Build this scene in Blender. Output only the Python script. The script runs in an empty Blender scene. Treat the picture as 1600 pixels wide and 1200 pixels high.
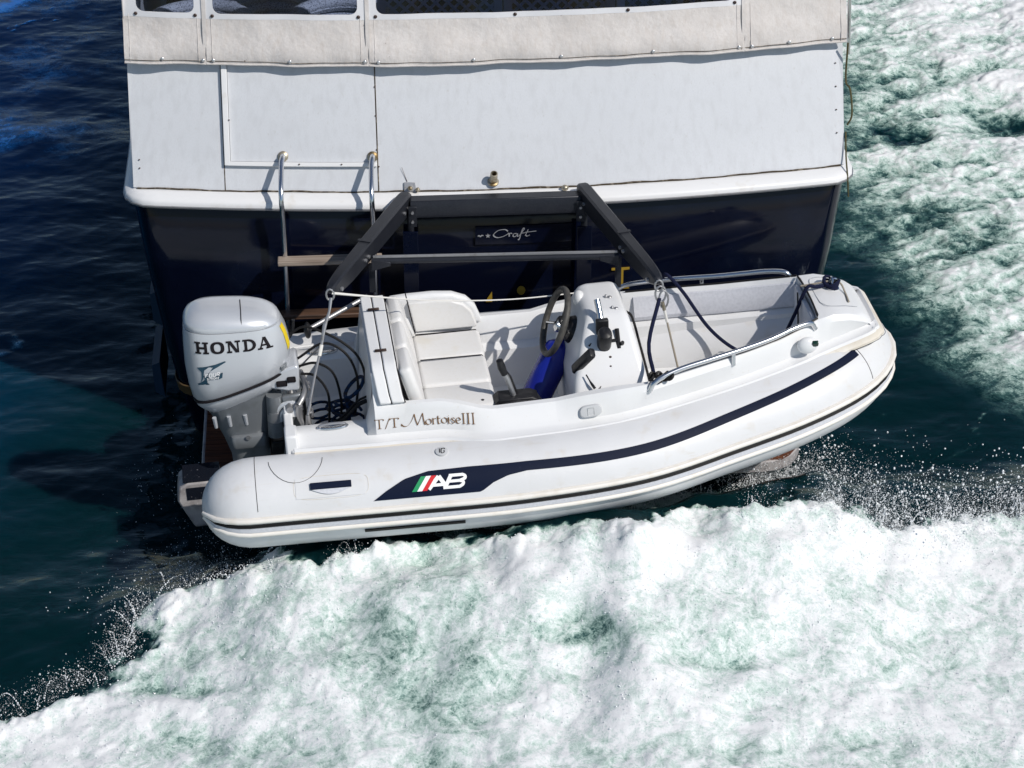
import bpy, bmesh, math, random
import numpy as np
from mathutils import Vector, Matrix
R = math.radians
scn = bpy.context.scene
COL = scn.collection
random.seed(7)

# ------------------------------------------------------------------ camera
cam_d = bpy.data.cameras.new('camera'); cam = bpy.data.objects.new('camera', cam_d); COL.objects.link(cam)
cam.location = (0, -13.374, 8.13); cam.rotation_euler = (R(60), 0, 0)
cam_d.lens = 88.2; cam_d.sensor_width = 36; cam_d.clip_end = 6000
scn.camera = cam
# ------------------------------------------------------------------ sky and sun
SUN = Vector((0.58, -0.46, 0.72)).normalized()          # towards the sun
elev = math.asin(SUN.z); azim = math.atan2(SUN.x, SUN.y)
w = bpy.data.worlds.new('World'); scn.world = w; w.use_nodes = True
nt = w.node_tree; nt.nodes.clear()
sky = nt.nodes.new('ShaderNodeTexSky'); sky.sky_type = 'NISHITA'; sky.sun_disc = False; sky.ozone_density = 2.0; sky.dust_density = .2
sky.sun_elevation = elev; sky.sun_rotation = azim
bg = nt.nodes.new('ShaderNodeBackground'); bg.inputs['Strength'].default_value = 0.075
wo = nt.nodes.new('ShaderNodeOutputWorld')
nt.links.new(sky.outputs[0], bg.inputs[0]); nt.links.new(bg.outputs[0], wo.inputs[0])
sl = bpy.data.lights.new('sun', 'SUN'); sl.energy = 3.8; sl.angle = R(0.53); sl.color = (1.0, 0.95, 0.885)
so = bpy.data.objects.new('sun', sl); COL.objects.link(so); so.location = (6, -3, 12)
so.rotation_euler = (-SUN).to_track_quat('-Z', 'Y').to_euler()
scn.view_settings.view_transform = 'Standard'; scn.view_settings.look = 'None'
scn.view_settings.exposure = 0.0; scn.view_settings.gamma = 1.0; scn.view_settings.use_curve_mapping = False

# ------------------------------------------------------------------ materials
def lin(c): return tuple(((x/12.92) if x <= .04045 else ((x+.055)/1.055)**2.4) for x in c)
def mat(name, col, rough=.5, metal=0., spec=.5, coat=0., noise=None, bump=None, sss=0., streak=None):
    """noise=(scale, colour2, amount lo, hi)  bump=(scale, strength, dist)  streak=(scale xyz, colour, lo, hi)"""
    m = bpy.data.materials.new(name); m.use_nodes = True
    t = m.node_tree; b = t.nodes['Principled BSDF']
    b.inputs['Base Color'].default_value = (*col, 1); b.inputs['Roughness'].default_value = rough
    b.inputs['Metallic'].default_value = metal; b.inputs['Specular IOR Level'].default_value = spec
    b.inputs['Coat Weight'].default_value = coat; b.inputs['Coat Roughness'].default_value = .08
    if sss: b.inputs['Subsurface Weight'].default_value = sss; b.inputs['Subsurface Radius'].default_value = (.02, .02, .02)
    tc = t.nodes.new('ShaderNodeTexCoord'); last = None
    def ns(scale, vec=None, detail=6):
        n = t.nodes.new('ShaderNodeTexNoise'); n.inputs['Scale'].default_value = scale; n.inputs['Detail'].default_value = detail
        t.links.new(vec or tc.outputs['Object'], n.inputs['Vector']); return n
    def layer(fac, col2, prev):
        mx = t.nodes.new('ShaderNodeMix'); mx.data_type = 'RGBA'
        if prev is None: mx.inputs[6].default_value = (*col, 1)
        else: t.links.new(prev, mx.inputs[6])
        mx.inputs[7].default_value = (*col2, 1); t.links.new(fac, mx.inputs[0]); return mx.outputs[2]
    def ramp(src, lo, hi, top=1.):
        r = t.nodes.new('ShaderNodeMapRange'); r.inputs['From Min'].default_value = lo; r.inputs['From Max'].default_value = hi
        r.inputs['To Max'].default_value = top; t.links.new(src, r.inputs['Value']); return r.outputs[0]
    if noise:
        for (s, c2, lo, hi, top) in noise: last = layer(ramp(ns(s).outputs[0], lo, hi, top), c2, last)
    if streak:
        for (sc, c2, lo, hi, top) in streak:
            mp = t.nodes.new('ShaderNodeMapping'); mp.inputs['Scale'].default_value = sc
            t.links.new(tc.outputs['Object'], mp.inputs['Vector'])
            last = layer(ramp(ns(1., mp.outputs[0]).outputs[0], lo, hi, top), c2, last)
    if last is not None: t.links.new(last, b.inputs['Base Color'])
    if bump:
        bp = t.nodes.new('ShaderNodeBump'); bp.inputs['Strength'].default_value = bump[1]; bp.inputs['Distance'].default_value = bump[2]
        t.links.new(ns(bump[0]).outputs[0], bp.inputs['Height']); t.links.new(bp.outputs[0], b.inputs['Normal'])
    return m
MT = dict(
 gel=mat('gelcoat_white', (.73, .735, .74), .28, spec=.5, noise=[(3, (.64, .64, .62), .5, .85, .6), (60, (.62, .59, .53), .64, .8, .6)], bump=(160, .05, .002)),
 hypalon=mat('tube_fabric', (.665, .67, .68), .42, spec=.45, noise=[(2.2, (.585, .585, .585), .48, .8, .7), (9, (.55, .49, .40), .58, .80, .5), (90, (.42, .40, .36), .70, .78, .5)], streak=[((3, 40, 40), (.58, .55, .50), .62, .78, .5)], bump=(5, .25, .02)),
 cream=mat('aged_cream_rubber', (.66, .61, .52), .55, noise=[(6, (.78, .76, .72), .45, .65, .8), (40, (.42, .35, .25), .62, .8, .5)]),
 railwhite=mat('rub_rail_white', (.77, .74, .69), .4, noise=[(12, (.62, .56, .46), .5, .8, .6)]),
 black=mat('black_rubber', (.008, .0075, .008), .5, spec=.25),
 plastic=mat('black_plastic', (.012, .012, .014), .42, spec=.3, noise=[(30, (.04, .04, .042), .5, .7, .7)]),
 navy=mat('navy_fabric', (.0035, .008, .026), .55, spec=.12, noise=[(60, (.015, .022, .05), .62, .75, .5)]),
 navyrope=mat('navy_rope', (.008, .011, .035), .8, spec=.15, bump=(300, .6, .003)),
 bluerope=mat('blue_rope', (.006, .035, .10), .8, spec=.2, bump=(300, .6, .003), noise=[(40, (.02, .02, .03), .45, .55, 1.)]),
 whiterope=mat('white_cord', (.72, .70, .66), .6),
 beigerope=mat('tan_cord', (.33, .29, .23), .7),
 oliverope=mat('olive_line', (.07, .06, .02), .8),
 red=mat('logo_red', (.62, .015, .02), .4), green=mat('logo_green', (.012, .28, .10), .4), white=mat('logo_white', (.85, .85, .85), .4),
 gold=mat('name_bronze', (.19, .095, .03), .4, metal=.2),
 yellow=mat('yellow_sticker', (.75, .55, .015), .45),
 goldleaf=mat('gold_leaf', (.42, .27, .03), .45, metal=.3),
 chrome=mat('stainless_steel', (.66, .67, .69), .22, metal=1.),
 dullsteel=mat('dull_steel', (.42, .42, .43), .48, metal=.85, noise=[(30, (.25, .23, .2), .55, .75, .6)]),
 silver=mat('silver_paint', (.56, .58, .61), .33, metal=.30, spec=.5, coat=.5, noise=[(260, (.56, .58, .61), .45, .7, .5)]),
 silverdark=mat('grey_paint', (.20, .215, .23), .42, metal=.35, coat=.15, noise=[(14, (.14, .15, .155), .5, .75, .7)]),
 seam=mat('seam_line', (.012, .010, .012), .8, spec=.2),
 teal=mat('decal_teal', (.01, .05, .085), .35), decalgrey=mat('decal_grey', (.5, .5, .52), .4),
 cushion=mat('white_vinyl', (.70, .695, .685), .5, noise=[(7, (.62, .57, .47), .56, .8, .55), (50, (.66, .64, .6), .5, .7, .4)], bump=(240, .12, .0015)),
 fabric=mat('grey_fabric', (.60, .61, .65), .8, noise=[(70, (.50, .51, .55), .4, .7, .7)], bump=(200, .35, .002)),
 bluefender=mat('blue_vinyl', (.008, .012, .20), .25, spec=.5, noise=[(3, (.01, .03, .33), .4, .7, .8)]),
 capgrey=mat('grey_cap_plastic', (.52, .53, .54), .5),
 wheelgrip=mat('wheel_grip', (.045, .042, .038), .6, noise=[(40, (.085, .08, .07), .4, .7, .8)], bump=(300, .3, .001)),
 hullnavy=mat('navy_gelcoat', (.0018, .0028, .010), .10, spec=.26, noise=[(2.5, (.004, .007, .02), .5, .8, 1.)], bump=(3, .10, .02)),
 paint=mat('white_deck_paint', (.60, .615, .64), .34, spec=.4, noise=[(1.2, (.56, .575, .60), .42, .72, .7), (34, (.42, .38, .32), .73, .80, .6)],
           streak=[((22, 22, .5), (.53, .54, .56), .48, .72, .7), ((70, 70, 1.2), (.42, .40, .37), .64, .80, .5), ((200, 200, 2), (.53, .54, .56), .45, .7, .5)]),
 trim=mat('white_trim_paint', (.74, .74, .74), .35, noise=[(8, (.55, .50, .42), .6, .82, .7)]),
 grime=mat('brown_grime', (.05, .035, .018), .9, noise=[(30, (.2, .17, .13), .5, .65, 1.)]),
 canvas=mat('weathered_canvas', (.62, .59, .57), .85, spec=.15, noise=[(4, (.55, .515, .49), .42, .75, .8), (45, (.56, .53, .51), .45, .65, .5), (22, (.10, .06, .04), .745, .765, .8)],
            streak=[((40, 40, 3), (.50, .45, .41), .5, .8, .7), ((220, 220, 14), (.53, .49, .46), .45, .65, .5)], bump=(8, .5, .03)),
 canvaswhite=mat('window_border_vinyl', (.68, .68, .70), .5, noise=[(20, (.55, .53, .5), .6, .8, .5)]),
 snap=mat('snap_metal', (.7, .7, .7), .3, metal=.8), snapdark=mat('dark_snap', (.06, .04, .035), .4, metal=.5),
 anod=mat('gunmetal_anodised', (.018, .020, .027), .40, metal=.3, spec=.35, noise=[(140, (.026, .029, .037), .45, .65, 1.), (9, (.034, .036, .043), .5, .8, .8)]),
 teak=mat('wet_teak', (.15, .055, .028), .35, streak=[((2, 50, 50), (.05, .018, .012), .4, .65, 1.), ((6, 160, 160), (.26, .12, .07), .55, .75, .7)]),
 rungwood=mat('grey_teak', (.34, .28, .23), .65, streak=[((3, 60, 60), (.16, .12, .09), .45, .7, 1.)]),
 rungwet=mat('brown_teak', (.10, .055, .035), .5, streak=[((3, 60, 60), (.03, .018, .012), .45, .7, 1.)]),
 weather=mat('weathered_alloy', (.36, .34, .34), .6, noise=[(14, (.22, .20, .20), .45, .7, 1.), (50, (.5, .48, .48), .55, .75, .7)]),
 darkgloss=mat('dark_gloss', (.008, .010, .016), .12, noise=[(50, (.2, .2, .22), .66, .72, .8)]),
 brass=mat('brass', (.80, .50, .10), .2, metal=1.),
 wicker=mat('grey_wicker', (.45, .46, .50), .7, bump=(90, .8, .01), noise=[(120, (.1, .1, .13), .5, .62, .8)]),
 lattice=mat('lattice_paint', (.50, .49, .55), .5),
 interior=mat('dark_interior', (.012, .013, .03), .8),
 lens=mat('dark_green_lens', (.005, .03, .02), .1),
 bronze=mat('stained_bronze', (.40, .36, .28), .4, metal=.7, noise=[(20, (.15, .10, .04), .45, .65, 1.)]),
 strake=mat('dull_blue_paint', (.012, .035, .07), .6, spec=.2),
 bootstripe=mat('brown_boot_stripe', (.09, .055, .02), .5),
)
def pane_mat():
    m = bpy.data.materials.new('clear_vinyl'); m.use_nodes = True; t = m.node_tree; t.nodes.clear()
    o = t.nodes.new('ShaderNodeOutputMaterial'); mx = t.nodes.new('ShaderNodeMixShader')
    a = t.nodes.new('ShaderNodeBsdfTransparent'); a.inputs[0].default_value = (.62, .68, .80, 1)
    g = t.nodes.new('ShaderNodeBsdfGlossy'); g.inputs['Roughness'].default_value = .08
    fr = t.nodes.new('ShaderNodeFresnel'); fr.inputs[0].default_value = 1.35
    t.links.new(fr.outputs[0], mx.inputs[0]); t.links.new(a.outputs[0], mx.inputs[1]); t.links.new(g.outputs[0], mx.inputs[2])
    t.links.new(mx.outputs[0], o.inputs[0]); return m
MT['pane'] = pane_mat()

# ------------------------------------------------------------------ mesh helpers
def V(*a): return Vector(a)
def spline(pts, n=8):
    """Catmull-Rom through pts"""
    P = [Vector(p) for p in pts]; out = []
    for i in range(len(P)-1):
        p0 = P[i-1] if i else P[0]*2-P[1]; p1, p2 = P[i], P[i+1]; p3 = P[i+2] if i+2 < len(P) else P[-1]*2-P[-2]
        for k in range(n):
            t = k/n
            out.append(.5*((2*p1)+(p2-p0)*t+(2*p0-5*p1+4*p2-p3)*t*t+(3*p1-p0-3*p2+p3)*t**3))
    out.append(P[-1]); return out
class MB:
    def __init__(s): s.v = []; s.f = []
    def add(s, vs, fs):
        o = len(s.v); s.v += [tuple(x) for x in vs]; s.f += [tuple(i+o for i in f) for f in fs]; return s
    def loft(s, rings, closed=True, caps=True):
        n = len(rings[0]); vs = [p for r in rings for p in r]; fs = []
        for i in range(len(rings)-1):
            for j in range(n if closed else n-1):
                a, b = i*n+j, i*n+(j+1) % n
                fs.append((a, b, b+n, a+n))
        if caps and closed: fs.append(tuple(range(n))[::-1]); fs.append(tuple((len(rings)-1)*n+j for j in range(n)))
        return s.add(vs, fs)
    def tube(s, pts, r, n=10, sm=0, caps=True):
        P = spline(pts, sm) if sm else [Vector(p) for p in pts]
        m = len(P); rr = [r]*m if not hasattr(r, '__len__') else [np.interp(i/(m-1)*(len(r)-1), range(len(r)), r) for i in range(m)]
        rings = []; up = None
        for i, p in enumerate(P):
            d = (P[min(i+1, m-1)]-P[max(i-1, 0)]).normalized()
            if up is None: up = d.orthogonal().normalized()
            up = (up-d*up.dot(d)).normalized(); sd = d.cross(up)
            rings.append([p+(up*math.cos(2*math.pi*k/n)+sd*math.sin(2*math.pi*k/n))*rr[i] for k in range(n)])
        return s.loft(rings, True, caps)
    def box(s, c, size, rot=None):
        c = Vector(c); h = Vector(size)/2; M = rot or Matrix.Identity(3)
        vs = [c+M@Vector((x*h.x, y*h.y, z*h.z)) for x in (-1, 1) for y in (-1, 1) for z in (-1, 1)]
        return s.add(vs, [(0, 1, 3, 2), (4, 6, 7, 5), (0, 4, 5, 1), (2, 3, 7, 6), (0, 2, 6, 4), (1, 5, 7, 3)])
    def bar(s, a, b, wdt, hgt, up=(0, 0, 1)):
        a, b = Vector(a), Vector(b); d = (b-a).normalized(); u = Vector(up); sd = d.cross(u).normalized(); u = sd.cross(d)
        return s.loft([[p+sd*wdt/2*x+u*hgt/2*y for x, y in ((-1, -1), (1, -1), (1, 1), (-1, 1))] for p in (a, b)])
    def prism(s, pts, off):
        """closed outline of 3-D points extruded by vector off"""
        pts = [Vector(p) for p in pts]; off = Vector(off); n = len(pts)
        return s.add(pts+[p+off for p in pts], [tuple(range(n))[::-1], tuple(range(n, 2*n))]+[(i, (i+1) % n, n+(i+1) % n, n+i) for i in range(n)])
    def lathe(s, prof, c=(0, 0, 0), axis=(0, 0, 1), n=16):
        c = Vector(c); a = Vector(axis).normalized(); u = a.orthogonal().normalized(); w_ = a.cross(u)
        return s.loft([[c+a*h+(u*math.cos(2*math.pi*k/n)+w_*math.sin(2*math.pi*k/n))*max(r, 1e-4) for k in range(n)] for r, h in prof])
    def ell(s, c, r, n=12, m=8, rot=None):
        c = Vector(c); M = rot or Matrix.Identity(3); rg = []
        for i in range(m+1):
            a = -math.pi/2+math.pi*i/m; q = max(math.cos(a), 1e-3)
            rg.append([c+M@Vector((r[0]*q*math.cos(2*math.pi*k/n), r[1]*q*math.sin(2*math.pi*k/n), r[2]*math.sin(a))) for k in range(n)])
        return s.loft(rg)
    def rbox(s, c, size, rad, n=4, rot=None):
        """box with rounded vertical edges and softened top"""
        c = Vector(c); M = rot or Matrix.Identity(3); hx, hy, hz = Vector(size)/2
        def ring(ins, z):
            o = []
            for sx, sy, a0 in ((1, 1, 0), (-1, 1, 90), (-1, -1, 180), (1, -1, 270)):
                for k in range(n+1):
                    a = R(a0+90*k/n); o.append(c+M@Vector((sx*(hx-rad)+math.cos(a)*max(rad-ins, .001), sy*(hy-rad)+math.sin(a)*max(rad-ins, .001), z)))
            return o
        e = min(rad*.8, hz*.6)
        return s.loft([ring(e*.9, -hz), ring(e*.25, -hz+e*.3), ring(0, -hz+e), ring(0, hz-e), ring(e*.25, hz-e*.3), ring(e*.9, hz)])
    def slab(s, f, u0, u1, v0, v1, h0, h1, nu=2, nv=2):
        """block on a parametric surface f(u, v, height)"""
        us = [u0+(u1-u0)*i/nu for i in range(nu+1)]; vs_ = [v0+(v1-v0)*i/nv for i in range(nv+1)]
        top = [f(a, b, h1) for a in us for b in vs_]; bot = [f(a, b, h0) for a in us for b in vs_]; n = len(top); k = nv+1; fs = []
        for i in range(nu):
            for j in range(nv):
                a = i*k+j; fs += [(a, a+k, a+k+1, a+1), (n+a, n+a+1, n+a+k+1, n+a+k)]
        for i in range(nu):
            a = i*k; fs += [(a, n+a, n+a+k, a+k)]; a = i*k+nv; fs += [(a, a+k, n+a+k, n+a)]
        for j in range(nv):
            fs += [(j, j+1, n+j+1, n+j)]; a = nu*k+j; fs += [(a, n+a, n+a+1, a+1)]
        return s.add(top+bot, fs)
    def build(s, name, material, parent=None, smooth=40, bevel=0, seg=2, mw=None, label=None):
        me = bpy.data.meshes.new(name); me.from_pydata(s.v, [], s.f)
        bm = bmesh.new(); bm.from_mesh(me); bmesh.ops.remove_doubles(bm, verts=bm.verts, dist=1e-5)
        bmesh.ops.recalc_face_normals(bm, faces=bm.faces); bm.to_mesh(me); bm.free()
        me.materials.append(MT[material] if isinstance(material, str) else material)
        if smooth and len(me.polygons):
            me.polygons.foreach_set('use_smooth', [True]*len(me.polygons)); me.set_sharp_from_angle(angle=R(smooth))
        o = bpy.data.objects.new(name, me); COL.objects.link(o)
        if parent: o.parent = parent
        elif mw is not None: o.matrix_world = mw
        if bevel:
            b = o.modifiers.new('bevel', 'BEVEL'); b.width = bevel; b.segments = seg; b.limit_method = 'ANGLE'; b.angle_limit = R(35)
        if label: o['label'] = label
        return o
def tag(o, label, cat, group=None, kind=None):
    if label: o['label'] = label
    if cat: o['category'] = cat
    if group: o['group'] = group
    if kind: o['kind'] = kind
    return o
def thing(name, label, cat, mw=None, group=None):
    o = bpy.data.objects.new(name, None); o.empty_display_size = .2; COL.objects.link(o)
    if mw is not None: o.matrix_world = mw
    return tag(o, label, cat, group)
def copy_of(src, parent, loc, rot=None):
    c = src.copy(); COL.objects.link(c); c.parent = parent; c.location = loc
    if rot is not None: c.rotation_euler = rot
    return c
def strokes(mb, lines, wd, f, nib=None, lift=.0004, h=.0):
    """pen strokes (2-D polylines) laid on a surface f(a, b, height); nib=(angle, thin) gives a broad-nib pen"""
    for k, ln in enumerate(lines):
        P = [Vector((*p, 0)) for p in ln]
        if len(P) > 2: P = spline([p for p in P], 5)
        else: P = [P[0].lerp(P[1], q/5) for q in range(6)]
        hh = h+lift*k; L, Rr = [], []
        for i, p in enumerate(P):
            d = (P[min(i+1, len(P)-1)]-P[max(i-1, 0)]).normalized(); n_ = Vector((-d.y, d.x, 0))
            ww = wd
            if nib:
                ww = wd*max(nib[1], abs(math.sin(math.atan2(d.y, d.x)-R(nib[0]))))
            L.append(f(*(p+n_*ww/2)[:2], hh)); Rr.append(f(*(p-n_*ww/2)[:2], hh))
        n = len(P); mb.add(L+Rr, [(i, i+1, n+i+1, n+i) for i in range(n-1)])
    return mb

# ------------------------------------------------------------------ water (numpy height field with foam density)
def _h(ix, iy, s):
    n = (ix*374761393+iy*668265263+s*974711) & 0xffffffff
    n = ((n ^ (n >> 13))*1274126177) & 0xffffffff
    return ((n ^ (n >> 16)) & 0xffff)/65536.*2*math.pi
def gn(x, y, s=0):
    ix = np.floor(x).astype(np.int64); iy = np.floor(y).astype(np.int64); fx, fy = x-ix, y-iy
    u = fx**3*(fx*(fx*6-15)+10); v = fy**3*(fy*(fy*6-15)+10)
    def g(a, b): t = _h(ix+a, iy+b, s); return np.cos(t)*(fx-a)+np.sin(t)*(fy-b)
    return ((g(0, 0)*(1-u)+g(1, 0)*u)*(1-v)+(g(0, 1)*(1-u)+g(1, 1)*u)*v)*1.5
def fbm(x, y, o=5, s=0, gain=.5):
    a, t, r = 1., 0., 0.
    for k in range(o):
        r = r+a*gn(x*2.03**k+k*7.1, y*2.03**k-k*3.3, s+k); t += a; a *= gain
    return r/t
def rfbm(x, y, o=5, s=0, gain=.5):
    a, t, r = 1., 0., 0.
    for k in range(o):
        r = r+a*(1-np.abs(gn(x*2.03**k+k*5.1, y*2.03**k-k*2.3, s+k))*1.6); t += a; a *= gain
    return r/t
def sdist(px, py, poly):
    """signed distance, positive inside"""
    d = np.full(px.shape, 1e9); ins = np.zeros(px.shape, bool); n = len(poly)
    for i in range(n):
        ax, ay = poly[i]; bx, by = poly[(i+1) % n]; ex, ey = bx-ax, by-ay
        t = np.clip(((px-ax)*ex+(py-ay)*ey)/(ex*ex+ey*ey+1e-12), 0, 1)
        d = np.minimum(d, np.hypot(px-ax-t*ex, py-ay-t*ey))
        c = ((ay > py) != (by > py)) & (px < ex*(py-ay)/(ey+1e-12)+ax); ins ^= c
    return np.where(ins, d, -d)
def sst(a, b, x): t = np.clip((x-a)/(b-a), 0, 1); return t*t*(3-2*t)
WAKE = [(-40, -60), (-9, -5.2), (-3.63, -3.12), (-2.89, -2.86), (-2.51, -2.72), (-2.29, -2.61), (-2.15, -2.35), (-2.07, -2.11), (-2.04, -1.8), (-1.97, -1.56), (-1.72, -1.50), (-1.51, -1.39), (-1.3, -1.23), (-.9, -1.17), (-.38, -1.04), (.19, -.86), (.76, -.72), (1.26, -.66), (1.46, -.56), (1.74, -.58), (2.02, -.82), (2.27, -.95), (2.59, -.85), (2.9, -.78), (3.6, -.75), (9, -1.5), (40, -60)]
SIDE = [(2.6, 30), (2.5, 8.44), (2.4, 6.03), (2.3, 3.8), (2.36, 3.0), (2.5, 2.2), (2.7, 1.3), (2.95, .7), (3.3, .3), (4.08, .05), (6, -.3), (10, 4), (10, 30)]
def blob(x, y, cx, cy, rx, ry): return np.exp(-(((x-cx)/rx)**2+((y-cy)/ry)**2))
def swell(x, y):
    """stern wave piled up behind the tender"""
    H = np.interp(x, [-8, -3.2, -2.3, -1.6, -1.0, .6, 1.2, 1.8, 2.6, 4, 9], [0, .04, .10, .29, .50, .66, .64, .46, .22, .12, 0])
    y = y-np.interp(x, [.7, 1.7, 2.6], [0, .55, .85])+.16*gn(x*1.7, y*.6, 201)+.07*gn(x*4.1, y*1.5, 202)
    H = H*(1+.16*gn(x*1.3, y*1.1+4, 203)+.10*gn(x*3.7, y*3.2, 204))
    S = sst(-1.18, -1.92, y)*(1-.62*sst(-1.95, -3.6, y))*(1-sst(-3.6, -8, y))
    return H*S
def water_fields(x, y):
    zb = swell(x, y); ya = y+1.732*zb                       # where the raised surface lies along the line of the foam edge
    wx = x+.16*fbm(x*1.7, y*1.7, 4, 11)+.06*fbm(x*7, y*7, 4, 12); wy = ya+.16*fbm(x*1.7, y*1.7, 4, 21)+.06*fbm(x*7, y*7, 4, 22)
    a = sdist(wx, wy, WAKE); b = sdist(x+.35*fbm(x*.9, y*.9, 4, 31), y+.35*fbm(x*.9, y*.9, 4, 32), SIDE)
    tx = x+.22*fbm(x*2.2, y*2.2, 4, 41); ty = y+.22*fbm(x*2.2, y*2.2, 4, 42)
    cloud = fbm(tx*1.5, ty*1.5, 6, 51, .55); ridge = rfbm(tx*2.3, ty*2.3, 6, 61, .55); veil = fbm(tx*.75+3, ty*.9, 5, 66, .55)
    A = sst(-.02, .09, a+.17*fbm(x*3.6, y*3.6, 4, 14, .6)+.07*fbm(x*14, y*14, 3, 15, .6))
    A = A*(1-.50*sst(-1.70, -1.36, y)*sst(1.45, 1.15, x)*sst(-1.7, -1.4, x))
    gx_, gy_ = x+.30*fbm(x*2.6, y*2.6, 4, 71), ya+.22*fbm(x*2.6, y*2.6, 4, 72)
    lace = rfbm(tx*3.6+.4*cloud, ty*3.6, 5, 84, .6); lace2 = rfbm(tx*8+.5*cloud, ty*9, 5, 85, .62)
    gr = sum(k*blob(gx_, gy_, *p) for k, p in [(1.2, (-1.80, -2.50, .42, .13)), (.5, (-1.5, -2.25, .4, .15)), (1.1, (.45, -1.88, .34, .12)), (.9, (1.08, -2.12, .28, .11)), (.7, (-1.7, -2.98, .55, .14)), (.7, (-.40, -2.55, .16, .22)), (.7, (-.45, -3.1, .25, .2)), (.45, (-.85, -2.05, .25, .3)), (.5, (1.75, -2.95, .35, .12)), (.4, (.75, -2.9, .5, .15))])
    denA = A*np.clip(.84+.20*cloud+.30*veil+.16*(lace-.62)+.12*(lace2-.62)-.36*gr*(1+1.1*fbm(x*5, y*5, 5, 77)), .40, 1.0)
    sx = (x*.82+y*.57); sy = (-x*.57+y*.82)
    strk = fbm(sx*.8+.3*fbm(x*2, y*2, 3, 81), sy*3.2, 5, 82, .55)
    B = sst(-.35, .65, b)
    right = sst(2.9, 4.4, x)
    holes = .75*blob(x, y, 3.85, 5.05, .24, .36)+.3*blob(x, y, 4.3, 5.15, .4, .25)+.30*blob(x, y, 3.0, 4.55, .55, .35)+.3*blob(x, y, 3.05, 3.0, .5, .35)+.25*blob(x, y, 3.5, 2.4, .5, .3)
    denB = B*np.clip(.62+.38*right+.24*cloud+.62*strk+.55*(lace-.62)-holes*(1+fbm(x*4, y*4, 4, 83)), .03, 1.0)
    wsp = np.clip((rfbm(sx*1.4, sy*3.5, 5, 91, .6)-.80)*6, 0, 1)*np.clip(.3+1.6*fbm(x*.8, y*.8, 3, 92), 0, 1)
    reg = sst(-1.5, -.1, b)*(1-B)*.55+blob(x, y, -4.4, 7.3, .7, .6)*1.2
    lf = blob(x, y, -3.8, 6.0, 1.1, 1.5)*.22*np.clip(.5+fbm(x*1.6, y*1.6, 5, 95)*1.4, 0, 1)+blob(x, y, -3.75, 4.6, .8, .5)*.26*np.clip(.5+1.8*fbm(sx*2, sy*4, 5, 96), 0, 1)
    tl = blob(x, y, -4.55, 7.6, .55, .45)*1.3*np.clip(.6+fbm(x*3, y*3, 4, 97), 0, 1)
    ring = np.hypot((x+3.42)/1., (y-1.25)/1.)+.05*fbm(x*6, y*6, 3, 98)
    rg = np.exp(-((ring-.13)/.03)**2)*.5*np.clip(.4+fbm(x*9, y*9, 3, 99)*1.8, 0, 1)
    foam = np.clip(np.maximum.reduce([denA, denB, wsp*reg, lf, tl, rg]), 0, 1)
    far = np.clip(1.4-np.hypot(x, y-1)/18, .15, 1)
    sw = .045*fbm(x*.5, y*.5, 3, 101)*far
    rip = (.030*fbm(x*1.0+y*.5, y*1.7, 4, 111, .45)+.0022*fbm(x*8+y*3, y*10, 3, 112)+.016*rfbm(sx*.8, sy*1.7, 3, 113))*far
    bump = np.exp(-((a-.12)/.12)**2)*(.055*np.clip(.4+1.6*fbm(x*3.2, y*3.2, 4, 121, .6), 0, 1.5)+.03*np.clip(fbm(x*11, y*11, 3, 125, .6)+.1, 0, 1))
    hA = A*(.036*cloud+.016*(ridge-.6)+.04*veil+.010*(lace-.6)+.005*(lace2-.6)+.002*fbm(x*22, y*22, 3, 123, .6))+bump*A-.03*gr*A
    hB = B*(.06*cloud+.03*(ridge-.6)+.045*strk+.022*(lace-.6)-.13*blob(x, y, 3.85, 5.05, .34, .45))
    z = zb+sw+rip*(1-.7*np.maximum(A, .6*B))+hA+hB+.02*foam
    return z, foam, a, b
def axis(lo, hi, n, ext, m):
    core = np.linspace(lo, hi, n); st = core[1]-core[0]
    g = st*np.cumsum(1.0*(ext/st)**(np.arange(1, m+1)/m)); g = g/g[-1]*ext
    return np.concatenate([lo-g[::-1], core, hi+g])
def grid_mesh(name, gx, gy, fn, m):
    X_, Y_ = np.meshgrid(gx, gy); z, foam = fn(X_, Y_)[:2]; ny, nx = X_.shape
    co = np.stack([X_, Y_, z], -1).reshape(-1, 3).astype(np.float32)
    idx = np.arange(nx*ny).reshape(ny, nx); q = np.stack([idx[:-1, :-1], idx[:-1, 1:], idx[1:, 1:], idx[1:, :-1]], -1).reshape(-1, 4)
    me = bpy.data.meshes.new(name); me.vertices.add(len(co)); me.vertices.foreach_set('co', co.ravel())
    me.loops.add(q.size); me.loops.foreach_set('vertex_index', q.ravel().astype(np.int32))
    me.polygons.add(len(q)); me.polygons.foreach_set('loop_start', np.arange(0, q.size, 4, dtype=np.int32)); me.update(calc_edges=True)
    me.polygons.foreach_set('use_smooth', np.ones(len(q), bool))
    at = me.attributes.new('foam', 'FLOAT', 'POINT'); at.data.foreach_set('value', foam.ravel().astype(np.float32))
    me.materials.append(m); o = bpy.data.objects.new(name, me); COL.objects.link(o); return o
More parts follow.
